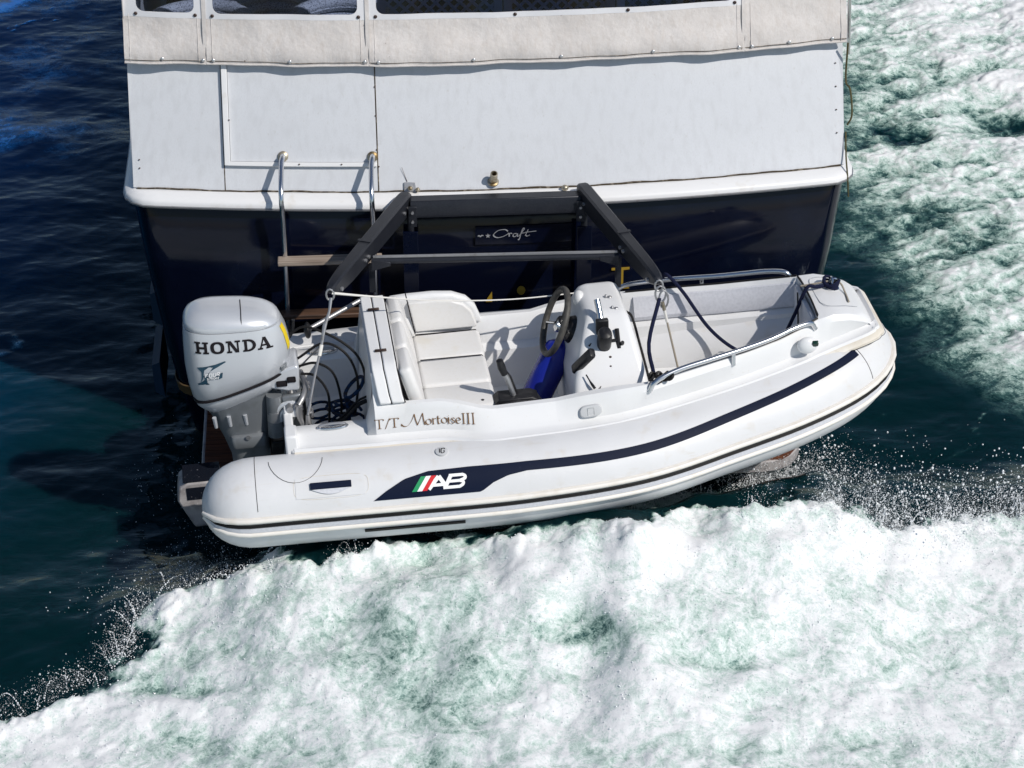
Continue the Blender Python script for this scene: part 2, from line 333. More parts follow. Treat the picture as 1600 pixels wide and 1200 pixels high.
def water_mat():
    m = bpy.data.materials.new('sea_water'); m.use_nodes = True; t = m.node_tree; b = t.nodes['Principled BSDF']
    N = t.nodes.new; L = t.links.new
    at = N('ShaderNodeAttribute'); at.attribute_name = 'foam'
    geo = N('ShaderNodeNewGeometry')
    def noise(sc, det=6, rough=.6, typ=None):
        n = N('ShaderNodeTexNoise'); n.inputs['Scale'].default_value = sc; n.inputs['Detail'].default_value = det; n.inputs['Roughness'].default_value = rough
        L(geo.outputs['Position'], n.inputs['Vector']); return n.outputs[0]
    def math_(op, a, b_=None, clamp=False):
        n = N('ShaderNodeMath'); n.operation = op; n.use_clamp = clamp
        for i, s in enumerate((a, b_)):
            if s is None: continue
            if isinstance(s, (int, float)): n.inputs[i].default_value = s
            else: L(s, n.inputs[i])
        return n.outputs[0]
    def smooth(src, lo, hi):
        r = N('ShaderNodeMapRange'); r.interpolation_type = 'SMOOTHSTEP'; r.inputs['From Min'].default_value = lo; r.inputs['From Max'].default_value = hi; L(src, r.inputs[0]); return r.outputs[0]
    def warped(sc, det, rough, dist):
        n = N('ShaderNodeTexNoise'); n.inputs['Scale'].default_value = sc; n.inputs['Detail'].default_value = det; n.inputs['Roughness'].default_value = rough; n.inputs['Distortion'].default_value = dist
        L(geo.outputs['Position'], n.inputs['Vector']); return n.outputs[0]
    c1 = math_('SUBTRACT', smooth(warped(5.5, 7, .68, 1.3), .40, .60), .5)      # torn clumps of foam
    c2 = math_('SUBTRACT', smooth(warped(21, 5, .7, .8), .38, .62), .5)
    w1 = warped(7.5, 5, .62, 1.6); st = math_('SUBTRACT', 1., smooth(math_('ABSOLUTE', math_('SUBTRACT', w1, .5)), .0, .035))   # thin white strands
    n2 = math_('SUBTRACT', noise(85, 3, .7), .5)
    f_ = at.outputs['Fac']
    amp = math_('MULTIPLY', f_, math_('SUBTRACT', 1.35, f_))
    tex = math_('ADD', math_('ADD', math_('MULTIPLY', c1, .55), math_('MULTIPLY', c2, .42)), math_('ADD', math_('MULTIPLY', st, .30), math_('MULTIPLY', n2, 1.1)))
    d = math_('ADD', f_, math_('MULTIPLY', amp, tex), True)
    cr = N('ShaderNodeValToRGB'); e = cr.color_ramp.elements
    e[0].position = 0; e[0].color = (.0010, .0135, .0165, 1); e[1].position = 1; e[1].color = (.85, .855, .86, 1)
    for p, c in [(.10, (.003, .020, .024, 1)), (.28, (.040, .095, .090, 1)), (.46, (.24, .35, .31, 1)), (.62, (.46, .575, .525, 1)), (.78, (.63, .705, .68, 1)), (.90, (.755, .79, .785, 1))]:
        q = e.new(p); q.color = c
    L(d, cr.inputs[0])
    # blue sky reflection in the yacht's shade, painted into the water colour to port
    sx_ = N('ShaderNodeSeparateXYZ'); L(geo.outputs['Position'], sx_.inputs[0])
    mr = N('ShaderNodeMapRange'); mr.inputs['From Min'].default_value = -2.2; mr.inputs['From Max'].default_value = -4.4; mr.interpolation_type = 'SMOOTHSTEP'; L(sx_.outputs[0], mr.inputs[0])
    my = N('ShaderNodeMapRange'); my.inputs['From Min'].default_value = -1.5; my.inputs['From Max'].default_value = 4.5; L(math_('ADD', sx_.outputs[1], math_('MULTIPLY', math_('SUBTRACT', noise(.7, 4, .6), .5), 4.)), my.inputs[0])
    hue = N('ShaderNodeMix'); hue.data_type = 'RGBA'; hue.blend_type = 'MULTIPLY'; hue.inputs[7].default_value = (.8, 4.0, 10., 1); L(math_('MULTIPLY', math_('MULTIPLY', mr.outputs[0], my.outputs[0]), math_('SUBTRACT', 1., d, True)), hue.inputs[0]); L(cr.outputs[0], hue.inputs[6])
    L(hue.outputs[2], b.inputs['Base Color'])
    rr = N('ShaderNodeMapRange'); rr.inputs['From Min'].default_value = .1; rr.inputs['From Max'].default_value = .75; rr.inputs['To Min'].default_value = .07; rr.inputs['To Max'].default_value = .55
    L(d, rr.inputs[0]); L(rr.outputs[0], b.inputs['Roughness'])
    b.inputs['IOR'].default_value = 1.33; b.inputs['Specular IOR Level'].default_value = .27; b.inputs['Specular Tint'].default_value = (.30, .62, .92, 1)
    # fine ripples: stretched noise bump on open water, granular bump on foam
    mp = N('ShaderNodeMapping'); mp.inputs['Scale'].default_value = (1.8, 5, 1.8); mp.inputs['Rotation'].default_value = (0, 0, R(-12)); L(geo.outputs['Position'], mp.inputs['Vector'])
    rn = N('ShaderNodeTexNoise'); rn.inputs['Scale'].default_value = 1.6; rn.inputs['Detail'].default_value = 4; rn.inputs['Roughness'].default_value = .62; rn.inputs['Distortion'].default_value = .5
    L(mp.outputs[0], rn.inputs['Vector'])
    b1 = N('ShaderNodeBump'); b1.inputs['Strength'].default_value = .16; b1.inputs['Distance'].default_value = .035; L(rn.outputs[0], b1.inputs['Height'])
    fg = math_('MULTIPLY', math_('ADD', noise(60, 4, .8), math_('MULTIPLY', noise(220, 2, .7), .9)), d)
    b2 = N('ShaderNodeBump'); b2.inputs['Strength'].default_value = .42; b2.inputs['Distance'].default_value = .011; L(fg, b2.inputs['Height']); L(b1.outputs[0], b2.inputs['Normal'])
    L(b2.outputs[0], b.inputs['Normal'])
    # sunlight scatters a long way inside clear water, which blurs shadows cast on it
    opn = math_('SUBTRACT', 1., math_('MULTIPLY', d, 4.), True)
    L(opn, b.inputs['Subsurface Weight']); b.inputs['Subsurface Radius'].default_value = (.25, .7, .8)
    b.inputs['Subsurface Scale'].default_value = .8
    return m
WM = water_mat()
gx = axis(-4.7, 4.7, 740, 3000, 40); gy = axis(-3.7, 8.2, 720, 3000, 40)
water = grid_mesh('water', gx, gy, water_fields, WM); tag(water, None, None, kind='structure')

# ------------------------------------------------------------------ spray droplets (one uncountable mass)
def spray():
    rng = np.random.default_rng(5)
    t_ = (1+5**.5)/2
    iv = np.array([(-1, t_, 0), (1, t_, 0), (-1, -t_, 0), (1, -t_, 0), (0, -1, t_), (0, 1, t_), (0, -1, -t_), (0, 1, -t_), (t_, 0, -1), (t_, 0, 1), (-t_, 0, -1), (-t_, 0, 1)], float); iv /= np.linalg.norm(iv[0])
    it = np.array([(0, 11, 5), (0, 5, 1), (0, 1, 7), (0, 7, 10), (0, 10, 11), (1, 5, 9), (5, 11, 4), (11, 10, 2), (10, 7, 6), (7, 1, 8), (3, 9, 4), (3, 4, 2), (3, 2, 6), (3, 6, 8), (3, 8, 9), (4, 9, 5), (2, 4, 11), (6, 2, 10), (8, 6, 7), (9, 8, 1)])
    P, S = [], []
    def seg(pts, n, sig, hmax, r0, r1, back=.0, p=2.2):
        pts = np.array(pts, float); L_ = np.r_[0, np.cumsum(np.hypot(*np.diff(pts, axis=0).T))]
        s_ = rng.random(n)*L_[-1]; x = np.interp(s_, L_, pts[:, 0]); y = np.interp(s_, L_, pts[:, 1])
        cl = .5+.5*gn(s_*5, s_*0+3.3, 7); h = hmax*rng.random(n)**p*(.25+1.1*cl)
        x = x+rng.normal(0, sig, n); y = y+rng.normal(0, sig, n)+back+h*.35
        for _ in range(6): yr = y-1.732*swell(x, yr if _ else y)
        keep_ = fbm(x*4, y*4, 3, 17) > rng.normal(-.05, .22, n)
        r = r0*(r1/r0)**(rng.random(n)**2.6); P.append(np.stack([x, yr, h], 1)[keep_]); S.append(r[keep_])
    def arcs(pts, n, hm):
        pts = np.array(pts, float); L_ = np.r_[0, np.cumsum(np.hypot(*np.diff(pts, axis=0).T))]
        for _ in range(n):
            s_ = rng.random()*L_[-1]; x = np.interp(s_, L_, pts[:, 0])+rng.normal(0, .03); y = np.interp(s_, L_, pts[:, 1])+rng.normal(-.06, .06)
            yr = y
            for _k in range(6): yr = y-1.732*float(swell(np.array([x]), np.array([yr]))[0])
            h = hm*rng.random()**1.8+.02; reach = rng.uniform(.06, .30); a_ = rng.uniform(.1, 2.9); tm = rng.uniform(.5, .9); m = int(8+h*130)
            t = np.linspace(0, tm, m); r0 = rng.uniform(.0022, .0046)
            P.append(np.stack([x+reach*math.cos(a_)*t+rng.normal(0, .0015, m), yr+reach*math.sin(a_)*t, 4*h*t*(1-t)], 1)); S.append(r0*(1-.55*t/tm)*rng.uniform(.7, 1.25, m))
    seg([(1.30, -.66), (1.46, -.58), (1.74, -.60), (2.02, -.82), (2.27, -.95), (2.59, -.85), (3.3, -.75)], 5200, .10, .42, .0014, .0075)
    seg([(1.9, -.75), (2.27, -.85), (2.6, -.75)], 1600, .22, .40, .0014, .007)
    seg([(-1.3, -1.22), (-.9, -1.17), (-.38, -1.04), (.19, -.86), (.76, -.72), (1.26, -.66)], 2600, .07, .16, .0016, .006)
    seg([(-3.0, -2.9), (-2.51, -2.72), (-2.15, -2.35), (-2.04, -1.85), (-1.97, -1.56), (-1.51, -1.39)], 1900, .06, .14, .0015, .0052)
    seg([(-2.2, -2.0), (-2.0, -1.45), (-1.5, -1.2)], 1000, .16, .14, .0012, .0036, .1)
    seg([(-2.05, -.2), (-1.95, -.9)], 500, .16, .03, .0014, .004)
    arcs([(-2.6, -2.74), (-2.15, -2.35), (-2.04, -1.85), (-1.97, -1.56), (-1.51, -1.39), (-1.3, -1.22)], 60, .08)
    arcs([(-1.3, -1.22), (-.9, -1.17), (-.38, -1.04), (.19, -.86), (.76, -.72), (1.26, -.66)], 70, .10)
    arcs([(1.26, -.80), (1.46, -.56), (1.74, -.58), (2.02, -.82), (2.27, -.95), (2.59, -.85), (3.1, -.75)], 60, .16)
    for k_ in range(3): seg([(1.30, -.66), (1.46, -.58), (1.74, -.62), (2.02, -.82), (2.27, -.95), (2.59, -.87), (3.3, -.77)], 11000, .06+.03*k_, .34, .0008, .0030, -.06, 2.4)
    seg([(1.30, -.80), (1.5, -.66), (1.74, -.62), (1.95, -.78)], 11000, .07, .36, .0008, .0034, -.06, 1.7)
    seg([(-1.3, -1.22), (-.9, -1.17), (-.38, -1.04), (.19, -.86), (.76, -.72), (1.26, -.66)], 6000, .05, .10, .0008, .002, -.03, 1.6)
    seg([(-3.0, -2.9), (-2.51, -2.72), (-2.15, -2.35), (-2.04, -1.85), (-1.97, -1.56), (-1.51, -1.39)], 6000, .06, .10, .0008, .002, 0., 1.6)
    # fine mist hugging the broken foam edge, in uneven puffs
    E_ = np.array([(-3.0, -2.9), (-2.51, -2.72), (-2.15, -2.35), (-2.04, -1.85), (-1.97, -1.56), (-1.51, -1.39), (-1.3, -1.22), (-.9, -1.17), (-.38, -1.04), (.19, -.86), (.76, -.72), (1.26, -.66), (1.46, -.58), (1.74, -.60), (2.02, -.82), (2.27, -.95), (2.59, -.87), (3.3, -.77)])
    L_ = np.r_[0, np.cumsum(np.hypot(*np.diff(E_, axis=0).T))]; n = 80000; s_ = rng.random(n)*L_[-1]
    x = np.interp(s_, L_, E_[:, 0])+rng.normal(0, .05, n); h = rng.exponential(.036, n)*np.interp(x, [-2, 1, 1.5, 2.2, 3], [.8, .9, 2.2, 2.0, 1.3]); y = np.interp(s_, L_, E_[:, 1])+rng.normal(-.06, .045, n); yr = y
    for _ in range(6): yr = y-1.732*swell(x, yr)
    pf = fbm(s_*2.2, h*6+1.3, 4, 301, .6); kp = pf > rng.normal(.16, .07, n); P.append(np.stack([x, yr+.3*h, h], 1)[kp]); S.append(rng.uniform(.0008, .0016, n)[kp])
    n = 26000; x = rng.uniform(-3.0, 3.2, n); y = rng.uniform(-3.3, -.7, n); P.append(np.stack([x, y, np.full(n, .004)], 1)); S.append(.0011*(3.2)**(rng.random(n)**2.5))
    P = np.concatenate(P); S = np.concatenate(S)
    z, fo, a, b_ = water_fields(P[:, 0], P[:, 1])
    keep = np.ones(len(P), bool); flat = P[:, 2] == .004; keep[flat] = fo[flat] > .6
    P[:, 2] += z; P, S = P[keep], S[keep]; n = len(P)
    st = np.ones((n, 1, 3)); st[:, 0, 2] = rng.uniform(.8, 1.9, n); st[:, 0, 0] = rng.uniform(.8, 1.4, n)
    ov = np.array([(1, 0, 0), (-1, 0, 0), (0, 1, 0), (0, -1, 0), (0, 0, 1), (0, 0, -1)], float); ot = np.array([(0, 2, 4), (2, 1, 4), (1, 3, 4), (3, 0, 4), (2, 0, 5), (1, 2, 5), (3, 1, 5), (0, 3, 5)])
    cos_, tris_, off = [], [], 0
    for sel, bv, bt in ((S >= .0024, iv, it), (S < .0024, ov, ot)):
        p_, r_, t2 = P[sel], S[sel], st[sel]; m_ = len(p_)
        cos_.append((p_[:, None, :]+bv[None]*r_[:, None, None]*t2).reshape(-1, 3)); tris_.append((bt[None]+len(bv)*np.arange(m_)[:, None, None]).reshape(-1, 3)+off); off += m_*len(bv)
    co = np.concatenate(cos_).astype(np.float32); tri = np.concatenate(tris_)
    me = bpy.data.meshes.new('spray'); me.vertices.add(len(co)); me.vertices.foreach_set('co', co.ravel())
    me.loops.add(tri.size); me.loops.foreach_set('vertex_index', tri.ravel().astype(np.int32))
    me.polygons.add(len(tri)); me.polygons.foreach_set('loop_start', np.arange(0, tri.size, 3, dtype=np.int32)); me.update(calc_edges=True)
    me.polygons.foreach_set('use_smooth', np.ones(len(tri), bool))
    m = mat('spray_drops', (.80, .82, .84), .12, spec=.6); me.materials.append(m)
    o = bpy.data.objects.new('spray', me); COL.objects.link(o)
    return tag(o, 'white spray droplets thrown up along the edge of the foam', 'spray', kind='stuff')
spray()

# ================================================================== MOTOR YACHT
YM = Matrix.Translation((-.10, .055, 0)) @ Matrix.Rotation(R(4.3), 4, 'Z')
yacht = thing('motor_yacht', 'white and navy motor yacht seen from astern, sloping white aft panels under grey canvas', 'yacht', YM)
def yt(x): return .04*x*x
def outline(hw, out=0., n=28):
    """plan line of the hull from port bow round the transom to starboard bow"""
    c = .16; pts = []
    side = [(13.5, .05), (12.5, .45), (11, .8), (9, .97), (7, 1.0), (4, 1.02), (2, 1.01), (.9, 1.0)]
    for y, k in side: pts.append((-(hw*k)-out, y))
    for k in range(5):
        a = R(180+90*k/4); pts.append((-(hw-c)+(c+out)*math.cos(a), yt(hw-c)+c+(c+out)*math.sin(a)))
    for i in range(1, n): x = -(hw-c)+2*(hw-c)*i/n; pts.append((x, yt(x)-out))
    for k in range(5):
        a = R(270+90*k/4); pts.append(((hw-c)+(c+out)*math.cos(a), yt(hw-c)+c+(c+out)*math.sin(a)))
    for y, k in side[::-1]: pts.append(((hw*k)+out, y))
    return pts
def sweep(mb, prof, closed=False):
    """prof = list of (half width, outset, z)"""
    return mb.loft([[V(x, y, z) for x, y in outline(hw, o)] for hw, o, z in prof], closed=False, caps=False)
sweep(MB(), [(1.70, 0, -.5), (1.88, 0, 0), (1.955, 0, .27), (2.02, 0, .6), (2.105, 0, 1.16), (2.155, 0, 1.60), (2.155, -.02, 1.625)]).build('hull', 'hullnavy', yacht)
sweep(MB(), [(1.955, .004, .29), (1.958, .014, .295), (1.972, .014, .355), (1.976, .004, .36)]).build('boot_stripe', 'bootstripe', yacht)
sweep(MB(), [(2.165, -.01, 1.606), (2.165, .030, 1.607), (2.165, .040, 1.614), (2.165, .039, 1.630), (2.165, .028, 1.646), (2.165, -.02, 1.660), (2.165, -.12, 1.664)]).build('sheer_rail', 'trim', yacht)
sweep(MB(), [(2.165, .026, 1.600), (2.165, .045, 1.601), (2.165, .047, 1.611), (2.165, .032, 1.614)]).build('rub_strip', 'dullsteel', yacht)
# deck behind the coaming
MB().prism([V(x, y, 1.30) for x, y in outline(2.0, -.25)], (0, 0, .02)).build('aft_deck', 'interior', yacht)
sl_, sh_ = math.sin(R(65)), math.cos(R(65))
def pan(x, k, h):
    """sloping aft panel: k in metres up the slope"""
    return V(x, .085+yt(x)+k*sh_-h*sl_, 1.664+k*sl_+h*sh_)
PX = [-2.145, -1.595, -.685, 2.145]
for i in range(3):
    MB().slab(pan, PX[i]+.003, PX[i+1]-.003, .004, .80, -.03, 0, 14, 6).build('aft_panel', 'paint', yacht)
MB().slab(pan, -2.14, 2.14, 0, .79, -.06, -.034, 24, 2).build('panel_backing', 'grime', yacht)
# raised hatch board with its frame
MB().slab(pan, -1.555, -.695, .178, .775, .001, .006, 10, 4).build('hatch_board', 'paint', yacht)
MB().slab(pan, -1.592, -1.558, .152, .77, .0, .028, 2, 4).build('hatch_frame', 'trim', yacht, bevel=.003)
MB().slab(pan, -1.590, -.74, .150, .176, .0, .0275, 10, 2).build('hatch_frame', 'trim', yacht, bevel=.003)
MB().slab(pan, -.735, -.692, .150, .176, .0, .026, 2, 2).build('hatch_frame', 'trim', yacht, bevel=.003)
# grime bead where panels meet the rail, seam and screws
gb = MB()
gb.tube([pan(x, .002+.003*math.sin(x*9)+.002*math.sin(x*31), .004) for x in np.linspace(-2.12, 2.12, 70)], [.004+.003*random.random() for _ in range(30)], 6)
gb.build('sealant_bead', 'grime', yacht)
MB().tube([pan(-.685, k, .001) for k in np.linspace(.0, .79, 8)], .0035, 6).build('panel_seam', 'grime', yacht)
MB().tube([pan(-1.595, k, .0) for k in np.linspace(.0, .15, 4)], .003, 6).build('panel_seam', 'grime', yacht)
scr = MB().ell((0, 0, 0), (.006, .006, .004), 8, 4).build('screw', 'snapdark', yacht); scr.location = pan(-.69, .25, .004)
for x, k in [(-.69, .45), (-.69, .62), (-.68, .15), (-1.555, .42), (-1.15, .164), (-.9, .164), (2.10, .2), (2.10, .34), (2.10, .48), (2.10, .62), (-2.1, .12), (-2.1, .17)]:
    copy_of(scr, yacht, pan(x, k, .03 if (-1.6 < x < -1.5 or abs(k-.164) < .002) else .004))
# side walls of the deckhouse
for s in (-1, 1):
    MB().prism([V(s*2.147, .10+yt(2.12), 1.664), V(s*2.147, .42+yt(2.12), 2.39), V(s*2.0, .62+yt(2.12), 3.5), V(s*2.0, 7, 3.5), V(s*2.147, 7, 1.664)], (-s*.03, 0, 0)).build('deckhouse_side', 'paint', yacht)
# roof over the aft deck and the dark saloon bulkhead
MB().rbox((0, 4.3, 3.56), (4.1, 6.9, .10), .2).build('hardtop', 'gel', yacht)
MB().box((0, 3.6, 2.4), (3.9, .05, 2.2)).build('saloon_bulkhead', 'interior', yacht)
MB().rbox((0, 6.2, 4.45), (3.9, 5.6, 1.70), .3).build('added_shade_block', 'gel', yacht)  # unseen upper block, added so its shadow covers the water to port
# ---- canvas enclosure
def wr(x, k):
    s = .012*math.sin(x*3.1+k*7)+.010*math.sin(x*7.3-k*11+1)+.008*math.sin(x*13+k*17)+.006*math.sin(x*23-k*9)
    return s*.55*math.exp(-k*2.4)
def can(x, k, h):
    """canvas: k metres above its hem"""
    flare = .035*math.exp(-((k-.06)/.10)**2)
    y0 = .085+yt(x)+.768*sh_
    return V(x, y0-.045-flare+k*.20-h+wr(x, k)*1.1, 2.362+k*.98)
CX = [-2.16, -1.675, -.72, 1.52, 2.165]
WIN = [(-2.07, -1.73, .297), (-1.62, -.775, .297), (-.665, 1.46, .297), None]
pnsnap = None
for i in range(4):
    cp = bpy.data.objects.new('canvas_panel', None); COL.objects.link(cp); cp.parent = yacht
    x0, x1 = CX[i]+.006, CX[i+1]-.006
    nx = max(6, int((x1-x0)*16)); m = MB()
    top = 1.10
    if WIN[i]:
        a, b, kb = WIN[i]
        m.slab(can, x0, x1, 0, kb-.03, -.004, .0, nx, 8)
        m.build('canvas_skirt', 'canvas', cp)
        f = MB(); kt = 1.0
        # white vinyl border with rounded window corners
        r = .045
        def ringpt(off):
            o = []
            for cx_, ck, a0 in ((b-r, kt-r, 0), (a+r, kt-r, 90), (a+r, kb+r, 180), (b-r, kb+r, 270)):
                for q in range(6):
                    g = R(a0+18*q); o.append((cx_+(r+off)*math.cos(g), ck+(r+off)*math.sin(g)))
            return o
        inner = ringpt(0); outer = []
        for (px, pk) in inner:
            # push to the outer rectangle
            ox = x1 if px > b-r+1e-6 else (x0 if px < a+r-1e-6 else px); ok = top if pk > kt-r+1e-6 else (kb-.032 if pk < kb+r-1e-6 else pk)
            outer.append((ox, ok))
        # add the straight runs subdivided so that the border follows the curved transom
        def dense(L_):
            o = []
            for q in range(len(L_)):
                p, n_ = L_[q], L_[(q+1) % len(L_)]
                st = max(1, int(abs(n_[0]-p[0])/.08)) if abs(n_[0]-p[0]) > .2 else 1
                o.append((p, n_, st))
            return o
        di, do_ = dense(inner), dense(outer); ri, ro = [], []
        for (p, n_, st), (P_, N_, _) in zip(di, do_):
            for q in range(st):
                t_ = q/st; ri.append((p[0]+(n_[0]-p[0])*t_, p[1]+(n_[1]-p[1])*t_)); ro.append((P_[0]+(N_[0]-P_[0])*t_, P_[1]+(N_[1]-P_[1])*t_))
        f.loft([[can(x, k, h) for x, k in L_] for L_, h in ((ro, .001), (ri, .003), (ri, -.002))], closed=True, caps=False)
        f.build('window_border', 'canvaswhite', cp)
        g = MB(); g.slab(can, a-.005, b+.005, kb-.005, kt+.005, -.006, -.0045, nx, 6); g.build('window_pane', 'pane', cp)
        sd = [(a-.005, kb-.012), (b+.005, kb-.012)] + ([(x, kb-.014) for x in (.15, .82)] if i == 2 else [])
    else:
        m.slab(can, x0, x1, 0, top, -.004, 0, nx, 14); m.build('canvas_skirt', 'canvas', cp); sd = []
    for xs_ in (x0+.035, x1-.035):
        MB().tube([can(xs_, k, .001) for k in np.linspace(.01, .28, 8)], .0022, 5).build('stitched_seam', 'snapdark' if False else 'canvas', cp)
    MB().tube([can(x, .022, .001) for x in np.linspace(x0, x1, nx*2+1)], .002, 5).build('stitched_seam', 'grime', cp)
    # hem roll
    MB().tube([can(x, .004, .003) for x in np.linspace(x0, x1, nx+1)], .006, 6).build('hem', 'canvas', cp)
    sp = {0: [(-1.93, .035), (-1.69, .03)], 1: [(-1.63, .03), (-1.18, .035), (-.74, .03)], 2: [(-.66, .03), (-.10, .035), (.42, .035), (.97, .035), (1.49, .03)], 3: [(1.57, .03), (1.80, .035), (2.07, .03)]}[i]
    for lst, nm, mt in ((sp, 'snap', 'snap'), (sd, 'window_snap', 'snapdark')):
        base = None
        for x, k in lst:
            if base is None:
                base = MB().ell((0, 0, 0), (.011, .006, .011), 10, 6).build(nm, mt, cp); base.location = can(x, k, .006)
            else: copy_of(base, cp, can(x, k, .006))
for x in CX[1:-1]:
    MB().slab(can, x-.012, x+.012, 0.0, 1.1, .003, .007, 1, 8).build('canvas_zip', 'canvas', yacht)
for s, x in ((-1, None), (1, 2.185)):
    if x: MB().tube([can(x, k, -.03) for k in (-.1, .3, .7, 1.1)], .012, 8).build('stanchion', 'chrome', yacht)
    MB().slab(lambda u, v, h: V(s*2.15-s*h, .42+yt(2.15)+u, 2.345+v), 0, 4.5, 0, 1.1, 0, .004, 6, 2).build('side_canvas', 'canvas', yacht)
# ---- deck fittings
ex = MB(); ex.lathe([(.034, 0), (.034, .01), (.024, .014), (.022, .085), (.016, .086), (.015, .02)], pan(-.005, .045, 0), (.05, -.5, .9), 18)
ex.build('exhaust_pipe', 'bronze', yacht)
ch = MB(); ch.slab(pan, -.535, -.465, .0, .055, .001, .012, 1, 1); ch.build('hinge_plate', 'dullsteel', yacht, bevel=.002)
ch = MB(); ch.tube([pan(-.50, .02, .012), pan(-.50, .02, .05)], .012, 10); ch.ell(pan(-.455, .012, .03), (.013, .013, .013), 10, 6); ch.ell(pan(-.50, .02, .055), (.016, .016, .014), 10, 6); ch.build('pivot_bolt', 'bronze', yacht)
ch = MB(); ch.ell(pan(.42, -.005, .045), (.022, .02, .018), 12, 8); ch.tube([pan(.42, -.005, .0), pan(.42, -.005, .045)], .012, 10); ch.build('pivot_bolt', 'bronze', yacht)
MB().tube([pan(-.515, .06, .004), pan(-.53, .10, .006), pan(-.545, .145, .012)], [.002, .0015, .001], 5).build('split_wire', 'snapdark', yacht)
# side fins low on the hull
for y, z in ((.62, .78), (.35, .42)):
    MB().prism([V(-2.08, y, z), V(-2.13, y+.02, z-.03), V(-2.12, y+.02, z-.22), V(-2.06, y, z-.25)], (0, .5, 0)).build('hull_strake', 'strake', yacht)
# ---- name badge and lettering on the transom
def trs(x, z, h): 
    t_ = (z-.27)/1.3
    return V(x, yt(x)-.004-h, z)
cz = 1.395
let = MB()
craft = [[(.075, .040), (.055, .052), (.015, .046), (-.012, .018), (.010, .000), (.045, .006), (.072, .020)], [(.072, .020), (.080, .028), (.083, .004)], [(.083, .006), (.086, .026), (.100, .024)],
         [(.128, .024), (.110, .022), (.106, .006), (.120, .004), (.132, .022), (.132, .004), (.142, .008)], [(.142, .008), (.165, .040), (.172, .052), (.165, .056), (.152, .020), (.142, -.018), (.136, -.014)], [(.150, .024), (.178, .027)],
         [(.178, .006), (.186, .026), (.196, .048)], [(.176, .030), (.245, .036)], [(.184, .010), (.190, .004), (.206, .012)]]
strokes(let, [[(x, z+cz) for x, z in l] for l in craft], .0085, trs, nib=(35, .45), h=.012)
star = [(r*math.sin(R(36*k)), r*math.cos(R(36*k))) for k, r in zip(range(10), [.016, .0065]*5)]
let.prism([trs(-.045+x, cz+.014+z, .010) for x, z in star], (0, -.004, 0))
strokes(let, [[(-.105, cz+.012), (-.098, cz+.018), (-.09, cz+.010), (-.082, cz+.018), (-.072, cz+.016)]], .007, trs, h=.012)
let.build('name_badge', 'snap', yacht, label='small silver script badge with a star')
MB().slab(trs, -.12, .48, cz-.045, cz+.075, .002, .009, 8, 2).build('badge_plate', 'hullnavy', yacht)
def gold(m): return m.build('transom_letter', 'goldleaf', yacht, label='worn gold letter on the navy transom')
gl = MB()
gl.prism([trs(x, z, .004) for x, z in ((.705, 1.15), (.705, 1.135), (.742, 1.133), (.742, 1.023), (.705, 1.0215), (.705, 1.005), (.815, 1.005), (.815, 1.0215), (.778, 1.023), (.778, 1.133), (.815, 1.135), (.815, 1.15))], (0, -.004, 0)); gold(gl)
gold(MB().prism([trs(.155+.026*math.cos(R(30*k)), 1.03+.03*math.sin(R(30*k)), .004) for k in range(12)], (0, -.004, 0)))
gold(MB().prism([trs(-.06, .96, .004), trs(-.02, .96, .004), trs(-.022, 1.03, .004), trs(-.05, .985, .004)], (0, -.004, 0)))
# ---- swim platform with teak planks
plat = bpy.data.objects.new('swim_platform', None); COL.objects.link(plat); plat.parent = yacht
def pl_hw(y):   # half width at depth y (rounded aft corners)
    d = -y; 
    return 1.80 if d < .58 else 1.80-(.26-math.sqrt(max(.26**2-(d-.58)**2, 0)))
po = [(-1.80, .16), (-1.80, -.0)]+[(-pl_hw(-.58-.26*math.sin(R(a))), -.58-.26*math.sin(R(a))) for a in range(0, 91, 15)]
po += [(-x, y) for x, y in po[::-1]]
MB().prism([V(x, y+.02, .17) for x, y in po], (0, 0, .075)).build('platform_frame', 'weather', plat, bevel=.008)
yy = .02
while yy > -.80:
    y1 = max(yy-.066, -.80); hw0, hw1 = pl_hw(min(yy, 0))-.02, pl_hw(y1)-.02
    MB().prism([V(-hw0, yy, .2455), V(-hw1, y1, .2455), V(hw1, y1, .2455), V(hw0, yy, .2455)], (0, 0, .02)).build('plank', 'teak', plat)
    yy -= .071
# ---- boarding ladder
lad = thing('boarding_ladder', 'stainless boarding ladder with wooden rungs hooked over the white rail', 'ladder', YM)
for x in (-1.255, -.725):
    py = pan(x, .2, 0)
    MB().tube([(x+.01, py.y+.01, 1.85), (x+.008, py.y-.05, 1.875), (x, py.y-.115, 1.84), (x-.006, yt(x)-.105, 1.72), (x, yt(x)-.10, 1.5), (x, yt(x)-.10, .9), (x, yt(x)-.10, .28)], .0155, 12, 8).build('rail', 'chrome', lad)
    MB().lathe([(.032, 0), (.032, .012), (.02, .02)], pan(x+.01, .21, 0), (0, -sl_, sh_), 16).build('rail_flange', 'bronze', lad)
for z, mm in ((1.315, 'rungwood'), (.955, 'rungwet'), (.60, 'rungwet')):
    MB().box((-.99, yt(.99)-.115, z), (.62, .085, .03)).build('rung', mm, lad, bevel=.006)
